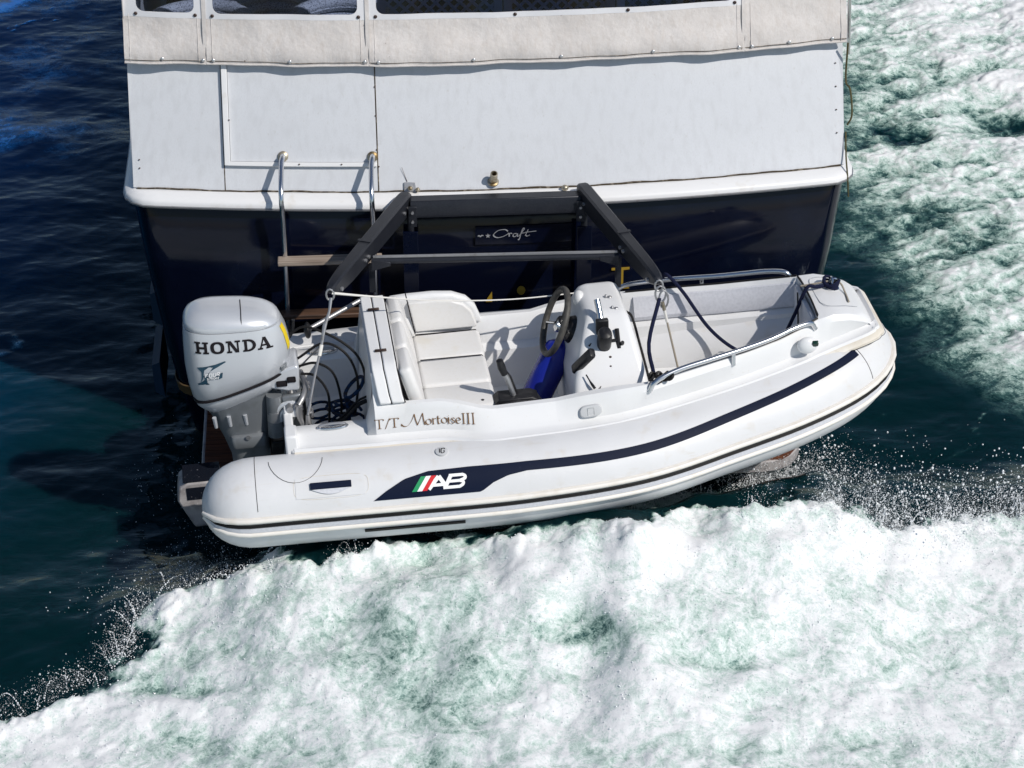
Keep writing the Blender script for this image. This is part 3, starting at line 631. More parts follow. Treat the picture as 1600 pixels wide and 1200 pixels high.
# ---- davits
WM_ = Matrix.Identity(4)
dav = thing('tender_davit', 'gunmetal davit frame with two splayed arms holding the white tender', 'davit', WM_)
def arm(base, tip):
    base, tip = Vector(base), Vector(tip); d = (tip-base); L_ = d.length; d.normalize(); sd = d.cross(V(0, 0, 1)).normalized(); up = sd.cross(d)
    rg = []
    for t_, wd, h0, h1 in ((0, .066, -.085, .020), (.02, .078, -.10, .025), (.05, .080, -.105, .027), (.5, .077, -.10, .025), (.80, .073, -.095, .023), (.90, .068, -.085, .018), (.96, .062, -.065, .010), (.99, .05, -.05, .0), (1.0, .034, -.04, -.012)):
        c = base+d*L_*t_; e = .012
        rg.append([c+sd*x+up*y for x, y in ((-wd/2+e, h0), (wd/2-e, h0), (wd/2, h0+e), (wd/2, h1-e), (wd/2-e, h1), (-wd/2+e, h1), (-wd/2, h1-e), (-wd/2, h0+e))])
    return MB().loft(rg)
AL = ((-.625, .02, 1.685), (-1.005, -1.12, 1.675)); AR = ((.415, .115, 1.70), (.815, -1.05, 1.695))
arm(*AL).build('davit_arm', 'anod', dav, smooth=30); arm(*AR).build('davit_arm', 'anod', dav, smooth=30)
bm_ = MB(); a, b = V(-.60, -.045, 1.66), V(.41, .03, 1.66)
bm_.loft([[p+V(0, y, z) for y, z in ((.06, .025), (-.02, .025), (-.05, -.050), (-.045, -.075), (.06, -.075))] for p in (a, b)])
bm_.build('cross_beam', 'anod', dav, bevel=.005)
MB().tube([V(-.80, -.665, 1.60), V(.61, -.62, 1.61)], .018, 12).build('spreader_tube', 'anod', dav)
MB().bar(V(-.79, -.66, 1.625), V(.60, -.615, 1.635), .012, .012).build('spreader_rib', 'dullsteel', dav)
for p, s in ((V(-.80, -.66, 1.585), 1), (V(.61, -.615, 1.595), -1)):
    MB().prism([p+V(0, -.03, .03), p+V(s*.11, -.03, .02), p+V(s*.11, -.03, -.005), p+V(0, -.03, -.04)], (0, .06, 0)).build('spreader_bracket', 'anod', dav, bevel=.003)
    MB().box(p+V(s*.0, .05, -.12), (.035, .02, .18)).build('spreader_strap', 'anod', dav)
for x, y in ((-.60, -.03), (.43, .04)):
    MB().tube([(x, y, 1.60), (x, y-.02, .27)], .02, 10).build('support_post', 'anod', dav)
    MB().box((x, y-.06, .9), (.09, .012, 1.2)).build('support_plate', 'hullnavy', dav, bevel=.003)
for (b_, t_) in (AL, AR):
    b_, t_ = Vector(b_), Vector(t_); d_ = (t_-b_).normalized(); sd_ = d_.cross(V(0, 0, 1)).normalized()
    for f_ in (.06, .12, .60, .64):
        for sg in (-1, 1):
            c_ = b_.lerp(t_, f_)+sd_*sg*.037+V(0, 0, -.045); MB().tube([c_, c_+sd_*sg*.012], .011, 6).build('davit_bolt', 'dullsteel', dav)
    c_ = b_.lerp(t_, .93)+V(0, 0, -.05); MB().tube([c_-sd_*.042, c_+sd_*.042], .013, 12).build('tip_pin', 'dullsteel', dav)
    MB().bar(b_.lerp(t_, .55)+V(0, 0, .0265), b_.lerp(t_, .57)+V(0, 0, .0265), .078, .006).build('weld_seam', 'anod', dav)
for t_ in (AL[1], AR[1]):
    q = MB(); c = Vector(t_)+V(0, 0, -.03)
    q.tube([c+V(.022*math.cos(R(a_)), .0, -.02+.034*math.sin(R(a_))) for a_ in range(0, 361, 30)], .006, 8, caps=False); q.build('tip_ring', 'dullsteel', dav)

for x, y0_ in ((-.585, -.09), (.405, -.018)):
    MB().box((x, y0_-.006, 1.60), (.05, .012, .13)).build('beam_gusset', 'anod', dav, bevel=.003)
    for dz in (-.03, .03): MB().tube([(x, y0_-.012, 1.60+dz), (x, y0_-.024, 1.60+dz)], .009, 6).build('davit_bolt', 'dullsteel', dav)

# ---- aft deck furniture seen through the clear windows
def inyacht(x, y, z): return YM @ V(x, y, z)
for n_, (x0, x1, lab) in enumerate([(-.62, .10, 'diamond lattice screen behind the long clear window, nearest the canvas zip'), (.16, .80, 'middle diamond lattice screen behind the long clear window'), (.86, 1.5, 'diamond lattice screen behind the far right end of the clear window')]):
    ls = thing('lattice_screen', lab, 'screen', YM @ Matrix.Translation((0, 1.15, 0)), 'lattice screens on the aft deck')
    z0, z1 = 1.5, 2.62
    for sg in (-1, 1):
        q = MB(); st = .075; k0 = -20
        for k in range(-30, 40):
            c0 = x0+k*st
            pts = []
            for t_ in (z0, z1):
                pts.append((c0+sg*(t_-z0), t_))
            (xa, za), (xb, zb) = pts
            # clip to the frame
            if sg*(xb-xa) < 0: continue
            def clip(xl):
                return za+(xl-xa)/(xb-xa)*(zb-za)
            lo, hi = za, zb
            zl, zr = clip(x0), clip(x1); lo = max(lo, min(zl, zr)); hi = min(hi, max(zl, zr))
            if hi-lo < .02: continue
            fx = lambda z: xa+(z-za)/(zb-za)*(xb-xa)
            q.bar((fx(lo), sg*.004, lo), (fx(hi), sg*.004, hi), .018, .006, (0, 1, 0))
        o_ = q.build('lattice_slats', 'lattice', ls, smooth=0); o_['kind'] = 'stuff'
    for xx in (x0, x1): MB().box((xx, 0, (z0+z1)/2), (.05, .04, z1-z0)).build('screen_post', 'lattice', ls)
    MB().box(((x0+x1)/2, 0, z1+.02), (x1-x0+.05, .045, .04)).build('screen_rail', 'lattice', ls)
def chair(lab, x, y, rz):
    c = thing('wicker_chair', lab, 'chair', YM @ Matrix.Translation((x, y, 1.32)) @ Matrix.Rotation(R(rz), 4, 'Z'), 'wicker chairs on the aft deck')
    bk = [[V(.30*math.cos(R(a)), .30*math.sin(R(a)), z) for a in range(10, 171, 16)] for z in np.linspace(.2, .98, 12)]
    m = MB()
    for r_ in bk: m.tube(r_, .035, 8)
    m.build('backrest', 'wicker', c)
    MB().tube([V(.31*math.cos(R(a)), .31*math.sin(R(a)), 1.0) for a in range(-20, 201, 15)], .045, 10).build('rim', 'wicker', c)
    MB().rbox((0, -.02, .38), (.56, .56, .14), .1).build('seat', 'wicker', c)
    for sx in (-1, 1):
        for sy in (-1, 1): MB().tube([(sx*.22, sy*.2, .02), (sx*.22, sy*.2, .34)], .025, 8).build('leg', 'wicker', c)
chair('grey wicker chair behind the small left clear window', -1.74, 1.2, 10)
chair('grey wicker chair behind the left part of the second clear window', -1.30, 1.6, -10)
chair('pale wicker chair beside the lattice behind the second clear window', -.86, 1.2, 25)
lp = thing('brass_lamp', 'shiny brass lamp glinting behind the small left clear window', 'lamp', YM @ Matrix.Translation((-1.83, .80, 1.42)))
MB().lathe([(.10, 0), (.10, .02), (.02, .04), (.018, .70), (.03, .75), (.035, .95), (.02, .98)], n=18).build('stem', 'brass', lp)
MB().lathe([(.03, .96), (.12, 1.0), (.16, 1.06), (.155, 1.065), (.11, 1.015), (.02, .985)], n=24).build('bowl', 'brass', lp)
# loose line along the starboard corner
olm = MB(); P_ = [can(2.165, .0, .02), can(2.17, -.25, -.02), pan(2.185, .45, .03), pan(2.19, .3, .04), pan(2.165, .24, .01)]
olm.tube(P_, .006, 6, 6); olm.tube([pan(2.155, .20, .01), pan(2.15, .05, .03), V(2.15, yt(2.15)-.0, 1.63), V(2.16, yt(2.15)-.02, 1.50)], .005, 6, 6)
ol = olm.build('loose_line', 'oliverope', None, mw=YM); tag(ol, 'thin olive line dangling at the right corner of the yacht', 'rope')

# ================================================================== TENDER (rigid inflatable)
ps, th = R(7.5), R(2.5)
tX = V(math.cos(ps)*math.cos(th), math.sin(ps)*math.cos(th), math.sin(th)); tY = V(-math.sin(ps), math.cos(ps), 0); tZ = tX.cross(tY)
TM = Matrix(((tX.x, tY.x, tZ.x, -1.22), (tX.y, tY.y, tZ.y, -1.25), (tX.z, tY.z, tZ.z, .80), (0, 0, 0, 1)))
ten = thing('inflatable_tender', 'white rigid inflatable tender with navy stripe hanging across the stern', 'dinghy', TM)
RT = .245
def shr(x): return .205*(max(x-1.6, 0)/1.7)**1.6
half = [(-.545, .655), (-.30, .66), (0, .668), (.6, .69), (1.2, .70), (1.8, .645), (2.30, .52), (2.65, .435), (2.92, .335), (3.08, .225), (3.16, .10), (3.178, 0)]
cl = spline([V(x, -y, shr(x)) for x, y in half]+[V(x, y, shr(x)) for x, y in half[-2::-1]], 14)
# arc length table
sl0 = [0.]
for i in range(1, len(cl)): sl0.append(sl0[-1]+(cl[i]-cl[i-1]).length)
SL = sl0[-1]
def cfr(s):
    i = min(max(np.searchsorted(sl0, s)-1, 0), len(cl)-2); t_ = (s-sl0[i])/(sl0[i+1]-sl0[i]); p = cl[i].lerp(cl[i+1], t_)
    def tg(j): return (cl[min(j+1, len(cl)-1)]-cl[max(j-1, 0)]).normalized()
    d = tg(i).lerp(tg(i+1), t_).normalized(); n_ = V(d.y, -d.x, 0).normalized(); return p, n_
def trad(s):
    e = min(s, SL-s)
    return RT*math.sqrt(max(1-(1-min(e/.30, 1))**2.3, 1e-5))
def tub(s, a, off=0.):
    """tube surface: s along the tube from the near stern, a degrees up from the outer equator"""
    p, n_ = cfr(s); r = trad(s)+off*min(1, trad(s)/RT*1.6)
    return p+(n_*math.cos(R(a))+V(0, 0, 1)*math.sin(R(a)))*r
ss = [0, .004, .015, .035, .06, .09, .13, .18, .24, .30]; ss = ss+list(np.linspace(.36, SL-.36, 170))+[SL-x for x in ss[::-1]]
MB().loft([[tub(s, 360*k/56) for k in range(56)] for s in ss]).build('tube', 'hypalon', ten, smooth=60)
def band(name, m, a0, a1, h0, h1, s0=0.0, s1=None, n=130, na=3, parent=ten):
    s1 = SL if s1 is None else s1
    q = MB().slab(lambda s, a, h: tub(s, a, h), s0, s1, a0, a1, h0, h1, n, na); return q.build(name, m, parent, smooth=50)
def ridge(name, m, a, r, off=0., s0=.012, s1=None, n=130):
    s1 = SL-.012 if s1 is None else s1
    return MB().tube([tub(s, a, off) for s in np.linspace(s0, s1, n)], r, 10).build(name, m, ten)
band('rub_rail', 'railwhite', -11, 13, -.004, .010, .012, SL-.012)
ridge('rub_rail_ridge', 'railwhite', 9.0, .015, .012)
ridge('rub_rail_ridge', 'railwhite', -10.5, .014, .010)
ridge('rub_rail_line', 'black', 3.2, .006, .011); ridge('rub_rail_line', 'black', 1.0, .006, .010)
band('rub_rail_channel', 'fabric', -7, -1, .009, .0125, .012, SL-.012)
def x2s(x): # arc position on the near side for a given X
    for i in range(1, len(cl)):
        if cl[i].x >= x: return sl0[i-1]+(x-cl[i-1].x)/(cl[i].x-cl[i-1].x)*(sl0[i]-sl0[i-1])
    return SL/2
# seams and patches
ring = lambda nm, s, a0=20, a1=150: MB().tube([tub(s, a, .0005) for a in np.linspace(a0, a1, 24)], .0018, 5).build(nm, 'seam', ten)
ring('tube_seam', x2s(-.24)); ring('tube_seam', x2s(3.06), 15, 80)
def patch(cx, ca, rx, ra, nm='patch_edge', n=28, sq=2.0, rad=.0013):
    pts = []
    for k in range(n+1):
        g = 2*math.pi*k/n; c_, s_ = math.cos(g), math.sin(g)
        pts.append(tub(x2s(cx+rx*abs(c_)**(2/sq)*(1 if c_ >= 0 else -1)), ca+ra*abs(s_)**(2/sq)*(1 if s_ >= 0 else -1), .001))
    return MB().tube(pts, rad, 5, caps=False).build(nm, 'cream', ten)
MB().tube([tub(x2s(-.02+.145*math.cos(R(a))), 90-38*math.sin(R(a)), .0022) for a in range(0, 181, 12)], .0013, 5).build('patch_edge', 'seam', ten)
patch(.16, 44, .20, 15, sq=4)
MB().slab(lambda x, a, h: tub(x2s(x), a, h), -.03, .34, 31, 57, .0005, .0025, 16, 4).build('handle_patch', 'hypalon', ten)
hd = bpy.data.objects.new('lifting_handle', None); COL.objects.link(hd); hd.parent = ten
MB().slab(lambda x, a, h: tub(x2s(x), a, h), .05, .27, 41, 49.5, .003, .016, 10, 3).build('handle_grip', 'navy', hd, bevel=.004)
hm = MB(); pts = [(.055+.21*k/12, 41-6.5*math.sin(math.pi*k/12)) for k in range(13)]
hm.loft([[tub(x2s(x), 41.2, .004), tub(x2s(x), a, .004), tub(x2s(x), a, .010), tub(x2s(x), 41.2, .011)] for x, a in pts], True, True); hm.build('handle_pocket', 'fabric', hd)
# navy stripe, logo panel
_sc = np.polyfit([1.15, 1.4, 1.7, 1.9, 2.2, 2.5, 2.8, 3.05], [47.5, 45.2, 43.5, 43.6, 46.3, 50.6, 55.0, 57.8], 4)
def stripe_mid(x): return float(np.polyval(_sc, x))
def stripe_lo(x): return np.interp(x, [.955, 1.02, 1.1, 1.2], [21, 31, 38, stripe_mid(1.2)-6]) if x < 1.2 else stripe_mid(x)-6+.5*min((x-1.2)/1.8, 1)
def stripe_hi(x): return np.interp(x, [.38, .45, .55, .68, .9, 1.2], [21, 32, 45, 52.5, 54, stripe_mid(1.2)+6]) if x < 1.2 else stripe_mid(x)+6-.5*min((x-1.2)/1.8, 1)
q = MB(); xs = list(np.linspace(.38, 1.25, 50))+list(np.linspace(1.27, 3.05, 80)); r0, r1 = [], []
top_, bot_ = [], []
for x in xs:
    lo = 21 if x < .955 else stripe_lo(x); hi = max(stripe_hi(x), lo+.1); s = x2s(x)
    top_.append([tub(s, lo+(hi-lo)*k/4, .003) for k in range(5)]); 
q.loft(top_, False, False); lg = q.build('stripe', 'navy', ten, label='navy side stripe widening to a logo panel at the stern')
# logo: three slanted flag bars and two block letters
def lgs(a, b, h): # a along (m), b up (deg)
    return tub(x2s(a), b, .0055+h)
def par(mb, x0, x1, b0, b1, sl=.055, h=.001):
    n = 8; L_ = []
    for k in range(n+1):
        b = b0+(b1-b0)*k/n; f_ = sl*k/n; L_.append([lgs(x0+f_, b, h), lgs(x1+f_, b, h)])
    return mb.loft(L_, False, False)
b0_, b1_ = 28., 46.
par(MB(), .585, .612, b0_, b1_).build('logo_bar', 'green', ten); par(MB(), .6125, .640, b0_, b1_).build('logo_bar', 'white', ten); par(MB(), .6405, .667, b0_, b1_).build('logo_bar', 'red', ten)
lt = MB()
def lst(pts, wd): 
    # stroke in metres / degrees; 1 deg on the tube is 4.3 mm
    k = RT*math.pi/180
    return strokes(lt, [[(x, b*k) for x, b in pts]], wd, lambda a, b, h: lgs(a, b/k, h), lift=.0003, h=.0002+.0003*len(lt.f)/10)
lst([(.676, 29.5), (.735, 44.5)], .022); lst([(.735, 44.8), (.775, 29.5)], .022); lst([(.70, 34.0), (.765, 34.0)], .016)
lst([(.765, 29.8), (.80, 44.5)], .020); lst([(.79, 44.3), (.865, 44.3)], .016); lst([(.755, 30.0), (.845, 30.0)], .016); lst([(.775, 37.2), (.85, 37.2)], .015); lst([(.862, 44.3), (.874, 42.5), (.872, 39.5), (.845, 37.2)], .016); lst([(.845, 37.2), (.862, 35.6), (.860, 32.5), (.842, 30.0)], .016)
lt.build('logo_letters', 'white', ten, label='white AB letters')
# dark strake under the rub rail
band('tube_strake', 'black', -24, -20, .0, .009, x2s(.32), x2s(.86), 30)
# round badge
em = MB(); c = tub(x2s(.765), 80, .004); nrm = (c-cfr(x2s(.765))[0]).normalized(); em.lathe([(.034, -.004), (.034, .004), (.028, .006), (.001, .006)], c, nrm, 24); em.build('round_badge', 'capgrey', ten)
em = MB(); tx_ = V(1, 0, 0); ty_ = nrm.cross(tx_)
ty_ = -ty_ if ty_.z < 0 else ty_
bf = lambda a, b, h: c+nrm*(.0075+h)+tx_*a+ty_*b
strokes(em, [[(-.010, .018), (-.012, -.016)], [(.000, .018), (-.003, -.018), (.012, -.016), (.013, .0)], [(.0, .014), (.015, .016), (.018, .008)]], .005, bf); em.build('badge_mark', 'seam', ten)
# ---- rigid hull under the tubes
hl = []
for x, kz, cy_, cz_ in ((-.02, -.46, .60, -.22), (.6, -.46, .62, -.22), (1.3, -.44, .62, -.20), (1.9, -.40, .56, -.17), (2.4, -.32, .46, -.12), (2.8, -.22, .34, -.05), (3.1, -.10, .20, .02), (3.3, .02, .08, .07)):
    hl.append([V(x, -cy_, cz_+.15), V(x, -cy_, cz_), V(x, -cy_*.93, cz_-.02), V(x, -cy_*.5, (kz+cz_)/2-.015), V(x, -.02, kz), V(x, .02, kz), V(x, cy_*.5, (kz+cz_)/2-.015), V(x, cy_*.93, cz_-.02), V(x, cy_, cz_), V(x, cy_, cz_+.15)])
MB().loft(hl, True, True).build('rigid_hull', 'gel', ten, smooth=30)
# ---- deck moulding, one continuous liner lofted from stern to bow
ST = []   # X, profile list from flange outer edge to centre line
def prof(yf, zf, P4, P5, P6, P7, P8, P9, P10, cen):
    return [(yf+.012, zf-.012), (yf+.008, zf+.004), (yf-.02, zf+.010), (yf-.045, zf+.012), (yf-.062, zf+.022), P4, P5, P6, P7, P8, P9, P10, (0, cen)]
def zfl(x): return shr(x)+.240
def well(x, z0=.05): return (x, prof(.565+.05*x, zfl(x), (.485, .262), (.465, .276), (.37, .276), (.352, .262), (.335, .10), (.31, z0), (.2, z0), z0))
ST += [well(-.03), well(.0), well(.2), well(.33), well(.385)]
bk_ = lambda x, dz=0: (x, prof(.588, zfl(x), (.530, .36), (.512, .415), (.475, .445), (.45, .475), (.43, .53), (.40, .575+dz), (.30, .592+dz), .595+dz))
ST += [bk_(.432), bk_(.49), bk_(.585)]
def cock(x, yf, y1, z1, y2, fl, sill=None):
    d = .06
    return (x, prof(yf, zfl(x), (y1+.008, z1-.035), (y1-.012, z1-.002), (y2+.012, z1), (y2-.004, z1-.022), (y2-.025, z1-.16), (y2-.085, z1-.18), (y2-.11, fl+.03), fl))
ST += [cock(.612, .592, .522, .432, .470, .22), cock(.80, .602, .527, .428, .475, .22), cock(.90, .63, .545, .408, .485, .22), cock(1.0, .665, .555, .375, .495, .22), cock(1.07, .675, .555, .362, .497, .20), cock(1.10, .676, .553, .360, .496, -.15),
       cock(1.42, .665, .545, .362, .487, -.15), cock(1.55, .655, .558, .385, .495, -.15), cock(1.75, .635, .566, .405, .50, -.14), cock(1.92, .605, .556, .412, .505, -.12), cock(2.1, .568, .516, .430, .468, -.10), cock(2.3, .525, .472, .452, .428, -.08), cock(2.5, .482, .424, .470, .385, -.06), cock(2.7, .432, .372, .497, .336, -.04), cock(2.84, .392, .318, .525, .283, 0.), cock(2.935, .355, .276, .548, .242, .05)]
def bow(x, yf, y1, z1, rnd=.035): return (x, prof(yf, zfl(x), (y1+.008, z1-rnd), (y1-.014, z1-.006), (y1*.80, z1), (y1*.65, z1+.003), (y1*.5, z1+.005), (y1*.35, z1+.006), (y1*.2, z1+.007), z1+.008))
ST += [bow(2.95, .350, .276, .556), bow(3.03, .325, .262, .566), bow(3.12, .302, .245, .552), bow(3.20, .282, .226, .522), bow(3.24, .268, .212, .496, .03), bow(3.268, .252, .202, .45, .02), bow(3.285, .236, .195, zfl(3.26)+.03, .01)]
XS = [s[0] for s in ST]; PR = np.array([s[1] for s in ST])   # stations x points x 2
def dk(x, j, sgn=-1):
    """point j of the liner profile at X (linear between stations), starboard by default"""
    y = np.interp(x, XS, PR[:, int(j), 0]); z = np.interp(x, XS, PR[:, int(j), 1]); f_ = j-int(j)
    if f_:
        y2 = np.interp(x, XS, PR[:, int(j)+1, 0]); z2 = np.interp(x, XS, PR[:, int(j)+1, 1]); y, z = y+(y2-y)*f_, z+(z2-z)*f_
    return V(x, sgn*y, z)
xs = sorted(set(XS+list(np.linspace(1.15, 2.92, 28))+[.1, .25, .95, 2.99, 3.07, 3.16]))
nP = PR.shape[1]
MB().loft([[dk(x, j) for j in range(nP)]+[dk(x, j, 1) for j in range(nP-2, -1, -1)] for x in xs], False, False).build('deck_liner', 'gel', ten, smooth=38, bevel=0)
# aged rubber strip where the liner flange meets the tube, wrapping round the bow
ol_ = [dk(x, 0, -1) for x in np.linspace(-.02, 3.262, 80)]
ol_ += [V(3.262+.036*math.sin(R(a)), -.215-.036*math.cos(R(a)), zfl(3.26)-.008) for a in range(20, 91, 14)]+[V(3.298, y, zfl(3.26)-.006) for y in np.linspace(-.17, 0, 5)]
ol_ = ol_+[V(p.x, -p.y, p.z) for p in ol_[-2::-1]]
def strip(offs):
    rg_ = []
    for i, p in enumerate(ol_):
        d_ = (ol_[min(i+1, len(ol_)-1)]-ol_[max(i-1, 0)]).normalized(); n_ = V(d_.y, -d_.x, 0).normalized(); rg_.append([p+n_*o+V(0, 0, z) for o, z in offs])
    return rg_
MB().loft(strip([(.030, -.024), (.030, -.010), (.012, .008), (-.022, .016), (-.026, .0)]), True, True).build('flange_strip', 'cream', ten)
MB().loft(strip([(.006, .006), (-.004, .024), (-.018, .024), (-.024, .008)]), True, True).build('flange_bead', 'gel', ten)
MB().tube([r_[0] for r_ in strip([(.036, -.022)])], .0016, 5).build('flange_seam', 'seam', ten)
# transom board
MB().box((-.035, 0, -.09), (.05, 1.10, .70)).build('transom', 'gel', ten, bevel=.01)
MB().box((-.012, 0, .255), (.085, .40, .05)).build('motor_pad', 'gel', ten, bevel=.008)
for sg in (-1, 1):
    MB().box((-.03, sg*.50, .265), (.07, .13, .13)).build('transom_corner', 'gel', ten, bevel=.012)
# pop-up cleats
def oval(nm, m, c, rx, ry, h, par_): return MB().loft([[Vector(c)+V(rx*k*math.cos(R(a)), ry*k*math.sin(R(a)), z) for a in range(0, 360, 15)] for k, z in ((1, 0), (1, h*.5), (.92, h), (.80, h*.8), (.05, h*.3))]).build(nm, m, par_)
for sg in (-1, 1):
    cb = bpy.data.objects.new('oval_cleat', None); COL.objects.link(cb); cb.parent = ten
    oval('cleat_plate', 'chrome', (.20, sg*.42, .277), .088, .036, .012, cb)
    MB().tube([(.13, sg*.42, .292), (.16, sg*.42, .298), (.24, sg*.42, .298), (.27, sg*.42, .292)], .008, 8, 3).build('cleat_bar', 'dullsteel', cb)
# backrest: hinged lid strips, cushions
def lidf(x, y, h):
    yp, zp = [.36, .40, .43, .45, .475, .512], [.597, .580, .535, .480, .450, .420]
    return V(x+(max(-y-.40, 0)*.25), y-(h if y < -.42 else 0), np.interp(-y, yp, zp)+h) if y < -.36 else V(x, y, .597+h)
for x0, x1 in ((.440, .500), (.506, .572)):
    MB().slab(lidf, x0, x1, -.50, .41, 0, .020, 2, 26).build('back_lid', 'gel', ten, bevel=.006)
for x in (.503, .577): MB().slab(lidf, x-.0025, x+.0025, -.50, .42, .0, .013, 1, 26).build('lid_seam', 'seam', ten)
for y in (.235, -.24):
    hg = MB(); hg.box((.503, y, .6225), (.065, .022, .006)); hg.tube([(.472, y, .627), (.534, y, .627)], .005, 8); hg.build('hinge', 'snapdark', ten, bevel=.002)
cu = lambda nm, c, s, r, rot=None, m='cushion': MB().rbox(c, s, r, 5, rot).build(nm, m, ten, smooth=50)
tilt = Matrix.Rotation(R(-14), 3, 'Y')
for y0, y1 in ((.135, .435), (-.165, .13), (-.435, -.17)):
    cu('backrest_cushion', (.655, (y0+y1)/2, .435), (.075, y1-y0-.004, .33), .03, tilt)
    cu('seat_cushion', (.915, (y0+y1)/2, .275), (.39, y1-y0-.004, .10), .03)
MB().tube([(.74, .434, .32), (1.09, .434, .315), (1.108, .434, .29), (1.11, .434, .15)], .0045, 6).build('piping', 'seam', ten)
MB().tube([(.74, .133, .322), (1.09, .133, .318), (1.108, .133, .29), (1.112, .133, .1)], .003, 6).build('piping', 'seam', ten)
MB().tube([(.70, .434, .60), (.74, .434, .33)], .0035, 6).build('piping', 'seam', ten)
# far side bolster with a padded grey inner face
bo = [(.60, .40), (.60, .545), (.70, .552), (.86, .552), (.97, .540), (1.05, .505), (1.10, .45), (1.125, .38), (1.13, .33)]
MB().prism([V(x, .475, z) for x, z in bo], (0, .06, 0)).build('side_bolster', 'gel', ten, bevel=.02, seg=3)
bi = [(.74, .325), (.71, .522), (.86, .525), (.96, .513), (1.03, .482), (1.075, .43), (1.10, .35), (1.10, .325)]
MB().prism([V(x, .448, z) for x, z in bi], (0, .03, 0)).build('bolster_pad', 'cushion', ten, bevel=.01)
MB().box((1.09, 0, .03), (.02, .86, .36)).build('seat_front', 'gel', ten, bevel=.004)
MB().prism([(1.103, -.16, .08), (1.103, -.10, .08), (1.103, -.10, .22), (1.103, -.15, .22)], (.006, 0, 0)).build('seat_label', 'decalgrey', ten)
# bow cushions along the inner sides
for sg in (-1, 1):
    m = MB(); rg = []
    for x in np.linspace(2.02, 2.92, 12):
        a = dk(x, 7, sg); b = dk(x, 9, sg); n_ = V(0, -sg, .0)
        rg.append([a+n_*.005+V(0, 0, -.02), a+n_*.028+V(0, 0, -.026), a+n_*.036+V(0, 0, -.05), b+n_*.034+V(0, 0, .03), b+n_*.026+V(0, 0, .004), b+V(0, 0, .003)])
    m.loft(rg).build('side_cushion', 'fabric', ten)
    MB().tube([dk(x, 7, sg)+V(0, sg*.004, .006) for x in np.linspace(1.98, 2.935, 20)], .0055, 6).build('coaming_trim', 'black', ten)
MB().rbox((2.925, 0, .38), (.03, .42, .29), .012).build('bow_cushion', 'fabric', ten)
MB().tube([(2.938, -.238, .558), (2.945, -.1, .563), (2.945, .1, .563), (2.938, .238, .558)], .006, 6, 4).build('coaming_trim', 'black', ten)
MB().tube([(2.905, .10, .53), (2.905, .08, .38), (2.905, .07, .24)], .004, 6, 4).build('cushion_seam', 'black', ten)
MB().rbox((2.66, 0, .10), (.42, .44, .09), .05).build('bow_seat', 'cushion', ten)
# ---- steering console
con = bpy.data.objects.new('console', None); COL.objects.link(con); con.parent = ten
rg = []
def rr_ring(x0, x1, y0, y1, z, r, n=6, sk=0.):
    o = []
    for cx_, cy_, a0 in ((x1-r, y1-r, 0), (x0+r, y1-r, 90), (x0+r, y0+r, 180), (x1-r, y0+r, 270)):
        for k in range(n+1): a = R(a0+90*k/n); o.append(V(cx_+r*math.cos(a), cy_+r*math.sin(a), z+sk*((cy_+r*math.sin(a))-y0)/(y1-y0)))
    return o
for a in ((1.53, 1.99, -.45, .30, -.14, .03), (1.53, 1.975, -.45, .30, .20, .03), (1.533, 1.96, -.435, .30, .31, .032), (1.555, 1.945, -.375, .30, .39, .034), (1.60, 1.922, -.270, .295, .50, .036), (1.645, 1.90, -.165, .285, .595, .04), (1.665, 1.888, -.125, .278, .622, .04), (1.69, 1.87, -.09, .262, .636, .035), (1.72, 1.845, -.05, .24, .640, .03)): rg.append(rr_ring(*a))
MB().loft(rg).build('console_body', 'gel', con, smooth=32)
MB().prism([(1.665, .18, .625), (1.70, .26, .60), (1.72, .26, .47), (1.655, .18, .44)], (.06, .02, .0)).build('console_wing', 'gel', con, bevel=.01)
MB().box((1.60, -.08, .12), (.13, .5, .36)).build('console_footwell', 'fabric', con, bevel=.02)
# helm hub
hn = V(-.92, 0, .38).normalized()
hb = MB(); hb.lathe([(.085, -.10), (.085, .0), (.07, .03), (.045, .04), (.04, .05)], V(1.60, .03, .478), hn, 24); hb.build('helm_hub', 'plastic', con)
hb = MB(); hb.lathe([(.036, 0), (.036, .05), (.02, .06)], V(1.60, .03, .478)+hn*.05, hn, 20); hb.build('helm_boss', 'chrome', con)
# steering wheel
swl = bpy.data.objects.new('steering_wheel', None); COL.objects.link(swl); swl.parent = ten
wc = V(1.505, .04, .535); ua = V(0, 1, 0); ub = hn.cross(ua).normalized(); ub = -ub if ub.z < 0 else ub
MB().tube([wc+(ua*math.cos(R(a))+ub*math.sin(R(a)))*.187 for a in range(0, 361, 9)], .019, 12, caps=False).build('wheel_rim', 'wheelgrip', swl)
for a in (90, 210, 330):
    MB().tube([wc-hn*.035, wc-hn*.028+(ua*math.cos(R(a))+ub*math.sin(R(a)))*.09, wc+(ua*math.cos(R(a))+ub*math.sin(R(a)))*.18], [.012, .009, .008], 8, 4).build('wheel_spoke', 'plastic' if a == 90 else 'chrome', swl)
MB().lathe([(.04, -.05), (.04, -.02), (.03, -.012)], wc, hn, 20).build('wheel_hub', 'plastic', swl)
